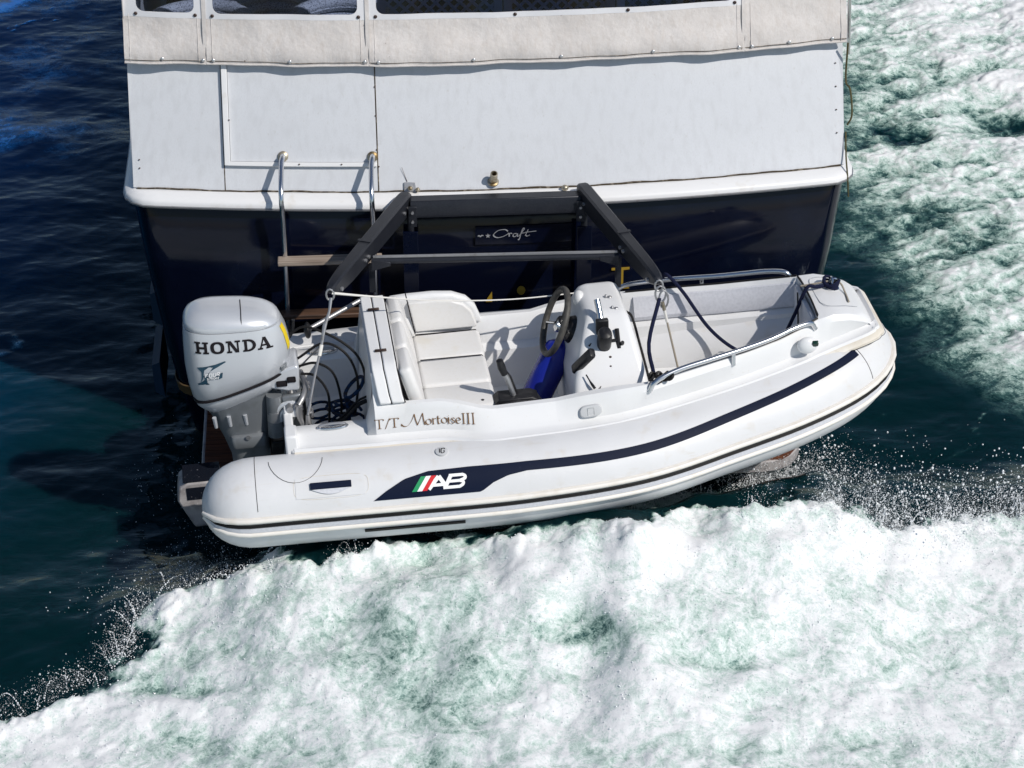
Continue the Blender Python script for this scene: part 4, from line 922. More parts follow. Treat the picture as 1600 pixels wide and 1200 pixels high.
# throttle lever, microphone, gauges
tl = bpy.data.objects.new('throttle_control', None); COL.objects.link(tl); tl.parent = ten
MB().rbox((1.735, -.245, .525), (.078, .09, .25), .036, 5, Matrix.Rotation(R(30), 3, 'X')).build('throttle_body', 'plastic', tl)
MB().tube([(1.735, -.185, .60), (1.732, -.14, .655), (1.725, -.09, .72)], .018, 12, 4).build('throttle_handle', 'chrome', tl)
MB().box((1.735, -.195, .605), (.07, .035, .09)).build('throttle_yoke', 'plastic', tl, bevel=.006)
MB().tube([(1.76, -.24, .535), (1.815, -.24, .535)], .009, 8).build('trigger_stem', 'plastic', tl); MB().tube([(1.815, -.265, .495), (1.815, -.20, .585)], .013, 8).build('trigger_bar', 'plastic', tl)
MB().rbox((1.605, -.33, .475), (.042, .06, .20), .016, 4, Matrix.Rotation(R(30), 3, 'X') @ Matrix.Rotation(R(28), 3, 'Y')).build('microphone', 'plastic', con)
MB().tube([(1.65, -.25, .52), (1.68, -.22, .53), (1.72, -.20, .51)], .005, 6, 4).build('microphone_lead', 'plastic', con)
MB().tube([(1.61, -.385, .42), (1.63, -.415, .385), (1.65, -.435, .355)], [.004, .004, .008, .008], 6, 4).build('kill_switch_cord', 'plastic', con)
MB().tube([(1.715, -.26, .46), (1.715, -.30, .43), (1.71, -.35, .385), (1.69, -.40, .35), (1.66, -.425, .325), (1.655, -.43, .315)], [.008, .004, .0035, .0035, .008, .008], 6, 5).build('ignition_lead', 'plastic', con)
MB().ell((1.715, -.275, .45), (.017, .017, .02), 10, 6).build('ignition_knob', 'plastic', con)
for x, y, z in ((1.80, .07, .642), (1.815, -.06, .638)):
    q = MB(); q.ell((x, y, z), (.010, .012, .016), 10, 6); q.ell((x+.02, y-.005, z), (.014, .012, .008), 10, 6); q.build('toggle_switch', 'dullsteel', con)
for x, y, z in ((1.755, -.335, .425), (1.76, -.30, .465)): MB().ell((x, y, z), (.009, .006, .009), 10, 6).build('console_screw', 'snapdark', con)
MB().lathe([(.024, 0), (.024, .012), (.012, .016), (.01, .04)], (1.835, -.24, .505), (0, -.7, .7), 16).build('key_switch', 'plastic', con)
MB().tube([(1.905, .03, .56), (1.935, .0, .535), (1.955, -.12, .43), (1.975, -.28, .30), (1.985, -.37, .21)], .0075, 8, 6).build('console_cable', 'black', con)
MB().ell((1.66, .16, .60), (.035, .05, .05), 14, 8).build('compass_dome', 'gel', con)
MB().tube([(1.71, .10, .622), (1.71, -.08, .60), (1.735, -.10, .60)], .003, 6, 3).build('panel_outline', 'decalgrey', con)
# grab rails both sides of the bow
for sg in (-1, 1):
    gr_ = bpy.data.objects.new('grab_rail', None); COL.objects.link(gr_); gr_.parent = ten
    pts = [dk(1.93, 5, sg)+V(0, 0, .0)]+[dk(1.95, 5, sg)+V(.02, 0, .055)]+[dk(x, 5, sg)+V(0, -sg*.004, .075) for x in (2.1, 2.3, 2.5, 2.66, 2.78)]+[dk(2.88, 5, sg)+V(.0, 0, .055), dk(2.915, 5, sg)+V(0, -sg*.0, .0)]
    MB().tube(pts, .0145, 12, 8).build('rail_tube', 'chrome', gr_)
    for x in (2.42,): MB().tube([dk(x, 5, sg)+V(0, 0, -.005), dk(x, 5, sg)+V(0, -sg*.004, .075)], .012, 10).build('rail_post', 'chrome', gr_)
# bow fittings
cl_ = bpy.data.objects.new('bow_cleat', None); COL.objects.link(cl_); cl_.parent = ten
MB().lathe([(.045, 0), (.045, .008), (.02, .014)], (3.09, .06, .560), (.2, 0, 1), 18).build('cleat_base', 'chrome', cl_)
MB().tube([V(3.09, .06+.035*math.cos(R(a)), .575+.05*math.sin(R(a))) for a in range(0, 181, 15)], .008, 8).build('cleat_hoop', 'chrome', cl_)
MB().tube([V(3.105+.02*math.cos(R(a)), .05, .578+.045*math.sin(R(a))) for a in range(0, 181, 15)], .007, 8).build('cleat_hoop', 'chrome', cl_)
nl = bpy.data.objects.new('navigation_light', None); COL.objects.link(nl); nl.parent = ten
MB().ell((2.85, -.375, .455), (.058, .034, .05), 18, 10).build('light_housing', 'gel', nl); MB().box((2.89, -.398, .474), (.034, .022, .03), Matrix.Rotation(R(20), 3, 'X')).build('light_lens', 'lens', nl, bevel=.004)
hb_ = [(3.05, -.16), (3.05, .16), (3.28, .13), (3.28, -.13)]
hz = lambda x: np.interp(x, XS, PR[:, 8, 1])+.0055
MB().tube([V(x, y, hz(x)) for x, y in ((2.985, -.11), (2.98, 0), (2.985, .15), (3.03, .18), (3.12, .175))], .002, 5, 5).build('locker_seam', 'capgrey', ten)
MB().tube([V(x, y, hz(x)) for x, y in ((2.985, -.11), (3.02, -.165), (3.12, -.16), (3.19, -.14))], .002, 5, 5).build('locker_seam', 'capgrey', ten)
# side vent cap and its emboss
def wall(x, k, h): # liner outer wall between points 4 and 5
    a, b = dk(x, 4), dk(x, 5); p = a.lerp(b, k); n_ = (b-a).normalized(); return p+V(0, -n_.z, n_.y*-1 if n_.y < 0 else -n_.y).normalized()*h if False else p+V(0, -abs(n_.z), abs(n_.y)).normalized()*h
cap = bpy.data.objects.new('vent_cap', None); COL.objects.link(cap); cap.parent = ten
rgs = []
for kk, h in ((1, .0), (1.0, .012), (.93, .020), (.80, .022), (.02, .022)):
    o = []
    for a in range(0, 360, 15):
        c_, s_ = math.cos(R(a)), math.sin(R(a)); o.append(wall(1.60+.062*kk*abs(c_)**.6*(1 if c_ >= 0 else -1), .48+.36*kk*abs(s_)**.7*(1 if s_ >= 0 else -1), h))
    rgs.append(o)
MB().loft(rgs).build('cap_body', 'capgrey', cap)
MB().tube([wall(1.60+dx, .48+dk_, .0235) for dx, dk_ in ((-.018, -.22), (.018, -.22), (.018, .22), (-.018, .22), (-.018, -.22))], .0016, 5).build('cap_emboss', 'snap', cap)
# ---- name on the side of the liner
nm = MB(); NX0 = .455
def wtx(a, b, h): # a metres along X, b metres up the wall
    A_, B_ = dk(a, 4), dk(a, 5); L_ = (B_-A_).length; return wall(a, b/L_, .0022+h)
SC = .058   # x-height unit
def put(gl, x, k=1., y=0., nib=(25, .22), wd=.0070):
    strokes(nm, [[(x+px*SC*k, .038+y+py*SC*k) for px, py in l] for l in gl], wd, wtx, nib=nib, lift=.0002, h=.0002*(len(nm.f) % 9))
Tg = [[(0, 1), (.8, 1)], [(.4, 1), (.4, 0)], [(.22, 0), (.58, 0)], [(0, 1), (0, .86)], [(.8, 1), (.8, .86)]]
put(Tg, .428); put([[(0, -.08), (.45, 1.08)]], .482, wd=.005); put(Tg, .510)
put([[(-.75, .02), (-.80, .22), (-.6, -.02), (-.25, .05), (.1, .55), (.32, 1.12)], [(.32, 1.12), (.42, .5), (.55, .02)], [(.55, .02), (.8, .6), (1.02, 1.15)], [(1.02, 1.15), (1.08, .5), (1.16, .06), (1.3, .08)]], .622, 1.12, nib=(40, .2))
lo = [[(.30, .60), (.06, .45), (.05, .15), (.28, 0), (.50, .15), (.50, .45), (.30, .60)]]
rl = [[(.0, .58), (.1, .58), (.1, 0)], [(.1, .42), (.25, .58), (.38, .55)], [(0, 0), (.22, 0)]]
tl_ = [[(.12, .85), (.12, .12), (.24, 0), (.38, .08)], [(0, .58), (.36, .58)]]
il = [[(.0, .58), (.1, .58), (.1, 0)], [(0, 0), (.22, 0)], [(.09, .80), (.12, .84)]]
sg_ = [[(.36, .52), (.2, .60), (.06, .48), (.2, .32), (.36, .18), (.22, 0), (.04, .08)]]
eg = [[(.05, .30), (.42, .34), (.36, .55), (.2, .60), (.05, .40), (.08, .12), (.26, 0), (.44, .1)]]
x = .702
for g, adv in ((lo, .035), (rl, .026), (tl_, .024), (lo, .034), (il, .017), (sg_, .026), (eg, .026)): put(g, x); x += adv
Ig = [[(.15, 1.05), (.15, 0)], [(0, 1.05), (.3, 1.05)], [(0, 0), (.3, 0)]]
for k in range(3): put(Ig, .898+k*.026)
nm.build('boat_name', 'gold', ten, label='bronze lettering T/T Mortoise III')

# ---- things lying in the tender
fd = thing('blue_fender', 'glossy dark blue cylindrical fender leaning under the steering wheel', 'fender', TM)
a, b = V(1.545, .08, .37), V(1.235, -.16, -.06); d = (b-a).normalized()
MB().lathe([(.02, -.03), (.03, -.012), (.055, .0), (.078, .02), (.086, .05), (.086, .50), (.078, .55), (.05, .58)], a, d, 28).build('fender_body', 'bluefender', fd); MB().lathe([(.018, -.05), (.025, -.05), (.025, -.01)], a, d, 12).build('fender_eye', 'black', fd)
cb = thing('control_box', 'black ribbed control box with upright grip lever beside the white seat', 'control box', TM)
MB().prism([(1.05, -.46, .0), (1.055, -.46, .26), (1.10, -.46, .325), (1.20, -.46, .345), (1.33, -.46, .335), (1.375, -.46, .25), (1.375, -.46, .0)], (0, .13, 0)).build('box_body', 'plastic', cb, bevel=.012)
MB().prism([(1.09, -.45, .326), (1.12, -.45, .352), (1.30, -.45, .350), (1.34, -.45, .33)], (0, .11, 0)).build('box_lid', 'plastic', cb, bevel=.006)
for k in range(6): MB().box((1.10+k*.048, -.462, .20), (.008, .010, .20)).build('box_rib', 'plastic', cb)
MB().tube([(1.205, -.40, .34), (1.175, -.40, .45), (1.15, -.40, .51)], .015, 10).build('lever_shaft', 'dullsteel', cb)
MB().tube([(1.225, -.39, .34), (1.19, -.39, .46), (1.165, -.39, .50)], .008, 8).build('lever_rod', 'plastic', cb)
MB().tube([(1.160, -.40, .485), (1.145, -.40, .53), (1.135, -.40, .575), (1.134, -.40, .582)], [.019, .023, .019, .008], 12).build('lever_grip', 'plastic', cb)
MB().tube([(1.06, -.40, .26), (1.03, -.39, .29), (1.035, -.38, .33)], .008, 8, 4).build('box_lead', 'plastic', cb)
# long aluminium boat hook behind the seat back, on the far well ledge
pp = thing('oar_pole', 'short shiny pole with black end lying on the far stern ledge', 'pole', TM)
MB().tube([(.14, .60, .34), (.50, .78, .42)], .014, 12).build('shaft', 'dullsteel', pp); MB().ell((.13, .595, .335), (.022, .05, .05), 12, 8).build('end_cap', 'plastic', pp)
# cables from motor to helm, black bundle
cab = MB()
for dy, dz, r_ in ((0, 0, .011), (.03, -.012, .009), (-.025, .012, .008), (.012, .02, .007)):
    cab.tube([(.06, -.06+dy, .30+dz), (.07, -.20+dy, .20+dz), (.13, -.27+dy, .15+dz), (.26, -.24+dy, .20+dz), (.36, -.20+dy, .27+dz), (.465, -.19+dy, .30+dz)], r_, 8, 8)
tag(cab.build('control_cables', 'black', None, mw=TM), 'thick black cable bundle running from the motor into the seat back', 'cable')
c2 = MB()
for p in ([(.02, .05, .62), (.12, .04, .66), (.30, -.02, .58), (.40, -.05, .45), (.42, -.06, .22)], [(.05, -.02, .50), (.20, -.02, .58), (.32, -.06, .52), (.37, -.08, .36), (.34, -.10, .15)], [(.05, .0, .44), (.15, -.02, .46), (.24, -.05, .40), (.27, -.06, .22), (.25, -.10, .10)], [(.06, -.05, .42), (.14, -.06, .40), (.20, -.10, .30), (.19, -.14, .12)]):
    c2.tube(p, .0075, 8, 8)
tag(c2.build('fuel_hoses', 'black', None, mw=TM), 'thin black hoses looping from the silver motor down into the stern well', 'hose')
rp = MB(); rr_ = random.Random(3)
for k in range(9):
    cx_, cy_ = .20+rr_.uniform(-.06, .10), -.10+rr_.uniform(-.10, .12); r_ = rr_.uniform(.05, .10); tz = rr_.uniform(-.5, .5); ty2 = rr_.uniform(-.5, .5)
    rp.tube([V(cx_+r_*math.cos(R(a)), cy_+r_*.8*math.sin(R(a)), .09+.012*k+tz*r_*math.cos(R(a))*.5+ty2*r_*math.sin(R(a))*.6) for a in range(0, 340, 20)], .0085, 7)
rp.tube([V(.35+.055*math.cos(R(a)), -.02+.07*math.sin(R(a)), .28+.05*math.cos(R(a))) for a in range(0, 361, 20)], .011, 8)
rp.tube([(.30, -.06, .25), (.30, -.12, .14), (.24, -.16, .08)], .014, 8, 4)
tag(rp.build('rope_heap', 'bluerope', None, mw=TM), 'tangled dark blue rope heaped in the stern well', 'rope')
# painter from the rail over the bow seat to the bow cleat
pr_ = MB(); pr_.tube([(2.20, .50, .50), (2.22, .455, .535), (2.30, .38, .45), (2.42, .24, .28), (2.55, .12, .19), (2.68, .05, .17), (2.78, .03, .24), (2.87, .03, .42), (2.94, .03, .590), (3.0, .035, .590), (3.08, .05, .588)], .0105, 8, 8)
for k in range(4): pr_.tube([V(3.09+(.032+.004*k)*math.cos(R(a)), .06+(.04+.004*k)*math.sin(R(a)), .575+.010*k+.01*math.sin(R(a*2+k*60))) for a in range(0, 361, 24)], .0085, 7)
tag(pr_.build('painter_rope', 'navyrope', None, mw=TM), 'dark navy mooring rope drooping through the bow to the bow cleat', 'rope')
tg_ = MB(); tg_.tube([(2.92, .09, .575), (3.0, .07, .592), (3.09, .06, .605), (3.14, .05, .590), (3.155, -.01, .555), (3.15, -.09, .556), (3.15, -.11, .554)], .0055, 7, 6)
tag(tg_.build('tied_cord', 'beigerope', None, mw=TM), 'thin tan cord tied round the bow cleat with a loose tail', 'rope')
TI = TM.inverted()
def wl(p): return TI @ Vector(p)
# lifting slings
s1 = thing('stern_sling', 'steel wire sling from the left davit arm down to the tender transom', 'sling', TM)
tp = wl(AL[1])+V(0, 0, -.07); e1 = V(.075, -.22, .25); e2 = V(.05, .22, .30)
k1 = tp.lerp(e1, .40); MB().tube([tp, tp.lerp(k1, .3)+V(.006, 0, 0), tp.lerp(k1, .6)-V(.004, 0, 0), k1], [.010, .007, .012, .008], 8, 4).build('sling_hook', 'dullsteel', s1)
MB().tube([k1, k1.lerp(e1, .5)+V(-.004, 0, 0), e1], .0075, 8, 4).build('sling_wire', 'dullsteel', s1); MB().tube([k1, e2], .005, 8).build('sling_wire', 'dullsteel', s1)
MB().tube([k1.lerp(e1, .0), k1.lerp(e1, .16)], .011, 8).build('sling_ferrule', 'whiterope', s1); MB().tube([e1.lerp(k1, .16), e1.lerp(k1, .05)], .010, 8).build('sling_ferrule', 'dullsteel', s1)
MB().tube([e1, e1+V(.0, -.01, -.06), e1+V(-.005, -.02, -.14)], [.012, .018, .02], 8, 3).build('sling_shackle', 'dullsteel', s1)
s2 = thing('bow_sling', 'steel wire sling from the right davit arm down into the tender bow', 'sling', TM)
tp = wl(AR[1])+V(0, 0, -.07); e1 = V(2.20, -.10, .10); k1 = tp+(e1-tp)*.17
q = MB(); q.tube([tp.lerp(k1, .3)+V(.030*math.cos(R(a)), 0, .05*math.sin(R(a))) for a in range(0, 361, 24)], .006, 8, caps=False); q.build('sling_ring', 'dullsteel', s2)
q = MB(); q.tube([tp.lerp(k1, .62)+V(.026*math.cos(R(a))+.01, 0, .055*math.sin(R(a))) for a in range(0, 361, 24)], .0055, 8, caps=False); q.build('sling_carabiner', 'dullsteel', s2)
MB().tube([k1-(e1-tp)*.04, k1+(e1-tp)*.04], .010, 8).build('sling_knot', 'bronze', s2)
MB().tube([k1+(e1-tp)*.04, k1+(e1-tp)*.16], [.009, .011, .008], 8).build('sling_ferrule', 'whiterope', s2); MB().tube([k1, e1], .006, 8).build('sling_wire', 'beigerope', s2)
bl = MB(); bl.tube([tp+V(0, 0, -.06), V(1.985, -.25, .50), V(1.97, -.485, .435)], .0115, 8, 4)
tag(bl.build('blue_tether', 'navyrope', None, mw=TM), 'taut navy tether running straight down from the right davit tip to the rail end', 'rope')
kn = MB(); rr_ = random.Random(9)
for k in range(10):
    c = V(1.975+rr_.uniform(-.03, .075), -.52+rr_.uniform(-.02, .02)+.0, .435+rr_.uniform(-.01, .03)); r_ = rr_.uniform(.016, .028); ax = Vector((rr_.uniform(-1, 1), rr_.uniform(-1, 1), rr_.uniform(-1, 1))).normalized(); u_ = ax.orthogonal().normalized(); w_ = ax.cross(u_)
    kn.tube([c+(u_*math.cos(R(a))+w_*math.sin(R(a)))*r_ for a in range(0, 361, 30)], .008, 6, caps=False)
tag(kn.build('black_knot', 'black', None, mw=TM), 'bunched black knot at the near end of the bow grab rail', 'knot')
wcd = MB(); P0 = wl(Vector(AL[1])+V(.01, 0, -.04)); P1 = V(1.705, .24, .595)
wcd.tube([P0, P0.lerp(P1, .15)+V(0, 0, -.022), P0.lerp(P1, .4)+V(0, 0, -.05), P0.lerp(P1, .7)+V(0, 0, -.045), P1], [.008, .0065, .0045, .004, .004, .004, .004], 8, 8)
tag(wcd.build('white_cord', 'whiterope', None, mw=TM), 'thin white cord stretched from the left davit tip to the console', 'rope')

# ================================================================== OUTBOARD MOTOR
ob = thing('outboard_motor', 'silver outboard motor clamped to the tender transom', 'outboard motor', TM)
def cow_z(x, t): # t 0..1 from the slanted lower lip to the top
    zb = .325+.165*(x+.55)/.55; zt = .875-.03*((x+.28)/.28); return zb+(zt-zb)*t
LV = [(0, -.270, .262, .155), (.05, -.272, .275, .172), (.2, -.272, .288, .186), (.4, -.275, .292, .190), (.62, -.280, .283, .186), (.76, -.286, .270, .178), (.80, -.288, .264, .174)]
TV = [(.805, -.289, .258, .170), (.83, -.289, .262, .174), (.87, -.292, .254, .168), (.92, -.296, .232, .150), (.965, -.298, .195, .122), (.99, -.30, .14, .085), (1.0, -.30, .06, .035)]
NE = 3.0
def cow_ring(l, n=44):
    t, cx_, hl_, hw_ = l; o = []
    for k in range(n):
        a = 2*math.pi*k/n; c_, s_ = math.cos(a), math.sin(a)
        x = cx_+hl_*abs(c_)**(2/NE)*(1 if c_ >= 0 else -1); y = hw_*abs(s_)**(2/NE)*(1 if s_ >= 0 else -1); o.append(V(x, y, cow_z(x, t)))
    return o
MB().loft([cow_ring(l) for l in LV]).build('cowling', 'silver', ob, smooth=50)
MB().loft([cow_ring(l) for l in TV]).build('top_cover', 'silver', ob, smooth=50)
MB().loft([cow_ring((.795, -.289, .250, .162)), cow_ring((.815, -.289, .250, .162))]).build('cover_gap', 'seam', ob)
MB().tube([p for p in cow_ring((.0, -.270, .268, .162), 60)]+[cow_ring((.0, -.270, .268, .162), 60)[0]], .0085, 6, caps=False).build('cowling_gasket', 'seam', ob)
def cow(a, b, h):
    """point on the near flank: a = X, b = height above the lip line as t"""
    t = b; cx_ = np.interp(t, [l[0] for l in LV], [l[1] for l in LV]); hl_ = np.interp(t, [l[0] for l in LV], [l[2] for l in LV]); hw_ = np.interp(t, [l[0] for l in LV], [l[3] for l in LV])
    y = -hw_*max(1-abs((a-cx_)/hl_)**NE, 0)**(1/NE); return V(a, y-h, cow_z(a, t))
def cowz(a, z, h): # same by X and Z
    zb, zt = cow_z(a, 0), cow_z(a, 1); return cow(a, (z-zb)/(zt-zb), h)
# slab-serif maker's name
hn_ = MB()
def blk(poly, k=0):
    hn_.add([cowz(x, z, .0025+.0002*k) for x, z in poly], [tuple(range(len(poly)))])
zA, zB = .672, .742
def zz(x): return .03*(x+.28)*-0.25
def rect(x0, x1, z0, z1, k=0):
    n = max(1, int((x1-x0)/.012)); 
    for i in range(n):
        a, b = x0+(x1-x0)*i/n, x0+(x1-x0)*(i+1)/n; blk([(a, z0+zz(a)), (b, z0+zz(b)), (b, z1+zz(b)), (a, z1+zz(a))], k)
def quad(p, k=0): blk([(x, z+zz(x)) for x, z in p], k)
def ringO(cx_, rx, x_lo=None):
    n = 28; cz_ = (zA+zB)/2; rz = (zB-zA)/2
    for i in range(n):
        a0, a1 = 2*math.pi*i/n, 2*math.pi*(i+1)/n
        f_ = lambda a, k, kz: (cx_+rx*k*abs(math.cos(a))**.8*(1 if math.cos(a) > 0 else -1), cz_+rz*kz*abs(math.sin(a))**.8*(1 if math.sin(a) > 0 else -1))
        quad([f_(a0, 1, 1.02), f_(a1, 1, 1.02), f_(a1, .48, .66), f_(a0, .48, .66)], 1)
s_ = .010
lw = .078; x = -.500
# H
rect(x+.010, x+.026, zA, zB); rect(x+.052, x+.068, zA, zB); rect(x+.026, x+.052, .700, .713, 1)
for q_ in (x+.002, x+.044):
    rect(q_, q_+.032, zA-.0004, zA+s_, 2); rect(q_, q_+.032, zB-s_, zB+.0004, 2)
# O
x += .088; ringO(x+.036, .038)
# N
x += .086; rect(x+.008, x+.018, zA, zB); rect(x+.056, x+.066, zA, zB); quad([(x+.006, zB), (x+.026, zB), (x+.066, zA), (x+.046, zA)], 1)
rect(x, x+.028, zA-.0004, zA+s_, 2); rect(x-.002, x+.02, zB-s_, zB+.0004, 2); rect(x+.046, x+.076, zB-s_, zB+.0004, 2)
# D
x += .088; rect(x+.008, x+.024, zA, zB); rect(x, x+.038, zA-.0004, zA+s_, 2); rect(x, x+.038, zB-s_, zB+.0004, 2)
for i in range(12):
    a0, a1 = -math.pi/2+math.pi*i/12, -math.pi/2+math.pi*(i+1)/12; cz_ = (zA+zB)/2; rz = (zB-zA)/2
    quad([(x+.032+.040*math.cos(a0), cz_+rz*math.sin(a0)), (x+.032+.040*math.cos(a1), cz_+rz*math.sin(a1)), (x+.032+.022*math.cos(a1), cz_+rz*.66*math.sin(a1)), (x+.032+.022*math.cos(a0), cz_+rz*.66*math.sin(a0))], 1)
# A
x += .080; quad([(x+.028, zB), (x+.046, zB), (x+.074, zA), (x+.054, zA)]); quad([(x+.030, zB-.004), (x+.038, zB-.004), (x+.018, zA), (x+.008, zA)], 1); rect(x+.020, x+.056, .692, .702, 2)
rect(x, x+.028, zA-.0004, zA+s_*.9, 3); rect(x+.046, x+.084, zA-.0004, zA+s_*.9, 3)
hn_.build('maker_name', 'seam', ob, smooth=0, label='black slab serif lettering HONDA')
# swoosh "1" decal with FOUR STROKE
dc = MB()
def sw(poly, h): dc.add([cowz(x, z, h) for x, z in poly], [tuple(range(len(poly)))])
sw([(-.500, .585), (-.452, .594), (-.400, .607), (-.345, .625), (-.338, .620), (-.390, .590), (-.430, .566), (-.438, .550), (-.450, .520), (-.452, .492), (-.440, .480), (-.500, .472), (-.508, .478), (-.488, .490), (-.480, .520), (-.478, .560), (-.490, .572)], .0022)
dc.build('model_decal', 'teal', ob, smooth=0)
dc = MB(); sw([(-.470, .535), (-.362, .555), (-.368, .523), (-.385, .515), (-.462, .505)], .0028); dc.build('decal_plate', 'teal', ob, smooth=0)
dc = MB(); gF = {'F': [[(0, 0), (0, 1)], [(0, 1), (.6, 1)], [(0, .55), (.5, .55)]], 'O': [[(0, 0), (0, 1)], [(0, 1), (.6, 1)], [(.6, 1), (.6, 0)], [(.6, 0), (0, 0)]], 'U': [[(0, 1), (0, 0)], [(0, 0), (.6, 0)], [(.6, 0), (.6, 1)]], 'R': [[(0, 0), (0, 1)], [(0, 1), (.6, 1)], [(.6, 1), (.6, .5)], [(.6, .5), (0, .5)], [(.3, .5), (.6, 0)]],
     'S': [[(.6, 1), (0, 1)], [(0, 1), (0, .5)], [(0, .5), (.6, .5)], [(.6, .5), (.6, 0)], [(.6, 0), (0, 0)]], 'T': [[(0, 1), (.6, 1)], [(.3, 1), (.3, 0)]], 'K': [[(0, 0), (0, 1)], [(.6, 1), (0, .5)], [(.1, .5), (.6, 0)]], 'E': [[(0, 0), (0, 1)], [(0, 1), (.6, 1)], [(0, .5), (.5, .5)], [(0, 0), (.6, 0)]]}
def word(wd_, x, z, h, wpen, slope):
    for ch_ in wd_:
        strokes(dc, [[(x+(p[0]+.25*p[1])*h, z+p[1]*h+slope*(x-(-.46))) for p in l] for l in gF[ch_]], wpen, lambda a, b, hh: cowz(a, b, .0055+hh), lift=.00012); x += h*1.02
word('FOUR', -.460, .528, .021, .0052, .17); word('STROKE', -.452, .511, .0115, .003, .13)
dc.build('decal_text', 'white', ob, smooth=0, label='lettering FOUR STROKE')
dc = MB()
for t0, t1 in ((.34, .76),):
    rgc = []
    for t in np.linspace(t0, t1, 8):
        cx_, hl_, hw_ = [np.interp(t, [l[0] for l in LV], [l[j] for l in LV]) for j in (1, 2, 3)]
        o = []
        for a in (-24, -17, -10):
            c_, s2_ = math.cos(R(a)), math.sin(R(a)); o.append(V(cx_+(hl_+.003)*abs(c_)**(2/NE), -(hw_+.003)*abs(s2_)**(2/NE), cow_z(cx_+hl_*abs(c_)**(2/NE), t)))
        rgc.append(o)
    dc.loft(rgc, False, False)
dc.build('warning_sticker', 'yellow', ob, label='yellow sticker on the front edge of the cowling')
MB().slab(lambda a, b, h: cow(a, b, h), -.045, -.012, .05, .15, .001, .012, 2, 2).build('cowl_latch', 'silverdark', ob, bevel=.003)
MB().tube([V(x, y, cow_z(x, t)+.002) for x, y, t in ((-.235, -.165, .86), (-.232, -.13, .955), (-.23, -.06, .995), (-.23, .04, 1.0))], .0025, 5, 4).build('cover_seam', 'seam', ob)
# pan under the cowling, midsection, lower unit
MB().loft([[V(p.x*s+(-.27)*(1-s)+dx, p.y*s, p.z-dz) for p in cow_ring((0, -.270, .262, .155))] for s, dz, dx in ((1.0, .008, 0), (.99, .035, 0), (.90, .07, .01), (.75, .10, .02))]).build('lower_pan', 'silver', ob, smooth=50)
def oc(x0, x1, hw_, z, n=24, e=2.6, sk=0):
    o = []
    for k in range(n):
        a = 2*math.pi*k/n; c_, s2_ = math.cos(a), math.sin(a); xx = (x0+x1)/2+(x1-x0)/2*abs(c_)**(2/e)*(1 if c_ >= 0 else -1); o.append(V(xx, hw_*abs(s2_)**(2/e)*(1 if s2_ >= 0 else -1), z+sk*(xx-x0)/(x1-x0)))
    return o
MB().loft([oc(-.49, -.09, .135, .29, sk=.10), oc(-.465, -.10, .122, .23, sk=.07), oc(-.435, -.12, .11, .15), oc(-.40, -.14, .095, .05), oc(-.37, -.15, .085, -.06), oc(-.36, -.16, .07, -.25), oc(-.40, -.14, .06, -.42), oc(-.36, -.16, .05, -.5)]).build('midsection', 'silverdark', ob, smooth=50)
for x in (-.44, -.36, -.27): MB().tube([(x, -.118, .235), (x+.005, -.108, .165)], [.012, .010], 8).build('midsection_rib', 'silver', ob)
MB().rbox((-.265, -.10, .055), (.20, .06, .085), .03).build('mount_cover', 'silverdark', ob)
MB().tube([(-.265, -.135, .095), (-.265, -.14, .095)], .014, 10).build('mount_bolt', 'dullsteel', ob)
# gearcase end past the tube
MB().prism([(-.70, -.10, -.30), (-.685, -.10, -.22), (-.63, -.10, -.185), (-.45, -.10, -.185), (-.43, -.10, -.46), (-.55, -.10, -.485), (-.62, -.10, -.485)], (0, .2, 0)).build('gearcase', 'weather', ob, bevel=.012)
MB().slab(lambda x, y, h: V(x, y, -.184+h), -.66, -.45, -.095, .095, 0, .004, 2, 2).build('gearcase_top', 'darkgloss', ob)
MB().slab(lambda x, z, h: V(x, -.1005-h, z), -.645, -.50, -.295, -.215, 0, .004, 2, 2).build('gearcase_plate', 'darkgloss', ob, bevel=.002)
MB().ell((-.525, -.107, -.245), (.016, .008, .016), 10, 6).build('anode', 'cream', ob)
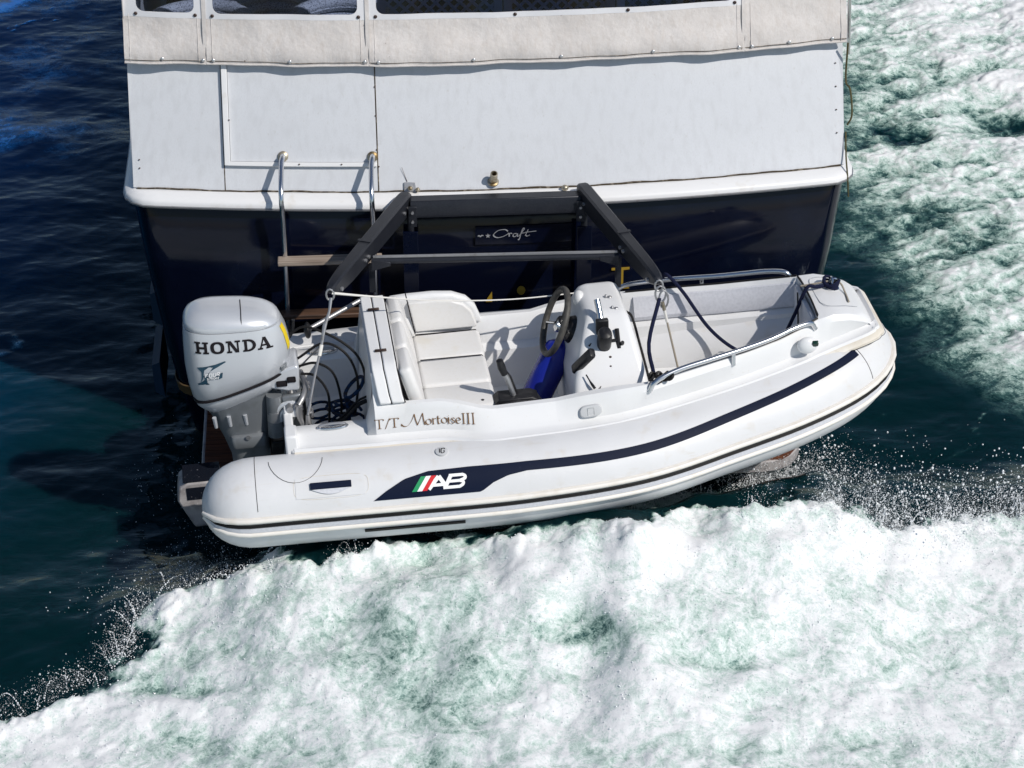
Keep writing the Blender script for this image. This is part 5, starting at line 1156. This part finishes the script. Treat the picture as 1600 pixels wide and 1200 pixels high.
# clamp bracket and steering arm
MB().prism([(-.16, -.13, .46), (.04, -.13, .52), (.055, -.13, .50), (.045, -.13, .36), (-.02, -.13, .36), (-.16, -.13, .40)], (0, .22, 0)).build('steering_plate', 'silver', ob, bevel=.012)
for x, z, rx in ((-.05, .415, .032), (.005, .435, .026)): MB().rbox((x, -.132, z), (rx*1.9, .006, .034), .01).build('bracket_hole', 'seam', ob)
for sg in (-1, 1):
    MB().prism([(-.06, sg*.10, .33), (.05, sg*.10, .34), (.075, sg*.10, .24), (.06, sg*.10, .10), (.0, sg*.10, -.10), (-.09, sg*.10, -.12), (-.05, sg*.10, .12)], (0, sg*.035, 0)).build('clamp_bracket', 'silverdark', ob, bevel=.012)
    for k, (a0, a1, rr2) in enumerate(((30, 190, .085), (20, 200, .055))):
        MB().tube([V(-.02+rr2*math.cos(R(a)), sg*.14, .20+rr2*1.1*math.sin(R(a))) for a in range(a0, a1, 16)], .013, 8).build('bracket_rib', 'silver', ob)
    MB().tube([(.03, sg*.15, .22), (.10, sg*.15, .22)], .014, 10).build('clamp_screw', 'dullsteel', ob); MB().tube([(.10, sg*.11, .22), (.10, sg*.19, .22)], .009, 8).build('clamp_handle', 'dullsteel', ob)
MB().tube([(-.02, -.20, .28), (-.02, .20, .28)], .02, 12).build('tilt_tube', 'dullsteel', ob)
MB().tube([(.03, -.19, .30), (.06, -.15, .33), (.08, -.05, .35), (.06, .08, .36)], .016, 10, 5).build('steering_rod', 'dullsteel', ob)
MB().tube([(.03, -.2, .305), (.03, -.2, .24), (.05, -.21, .18)], [.022, .018, .016], 10, 3).build('hose_fitting', 'dullsteel', ob)
MB().tube([(-.10, -.11, .34), (-.11, -.11, .08)], .045, 12).build('trim_cylinder', 'silverdark', ob); MB().tube([(-.10, -.112, .24), (-.104, -.112, .18)], .047, 12).build('cylinder_band', 'dullsteel', ob)
MB().prism([(-.14, -.09, .02), (.02, -.09, .03), (.04, -.09, -.03), (-.02, -.09, -.10), (-.15, -.09, -.06)], (0, .18, 0)).build('lower_mount', 'plastic', ob, bevel=.01)
MB().tube([(-.02, .12, .52), (.035, .14, .58), (.05, .14, .66)], .010, 8, 4).build('shift_lever', 'plastic', ob)

# ------------------------------------------------------------------ water streaming off the tender hull
dm = MB(); rr_ = random.Random(21)
for k in range(46):
    x = rr_.uniform(-.2, 1.9); y = -.60+rr_.uniform(-.08, .02); p = TM @ V(x, y, -.24+rr_.uniform(-.02, 0)); L_ = rr_.uniform(.12, .34)
    dm.tube([p, p+V(rr_.uniform(-.02, .01), .01, -L_*.5), p+V(rr_.uniform(-.05, .0), .02, -L_)], [.0028, .0018, .0010], 5, 4)
tag(dm.build('dripping_water', mat('dripping_water', (.32, .38, .38), .1, spec=.6), None), 'thin threads of water dripping from the tender hull', 'water', kind='stuff')
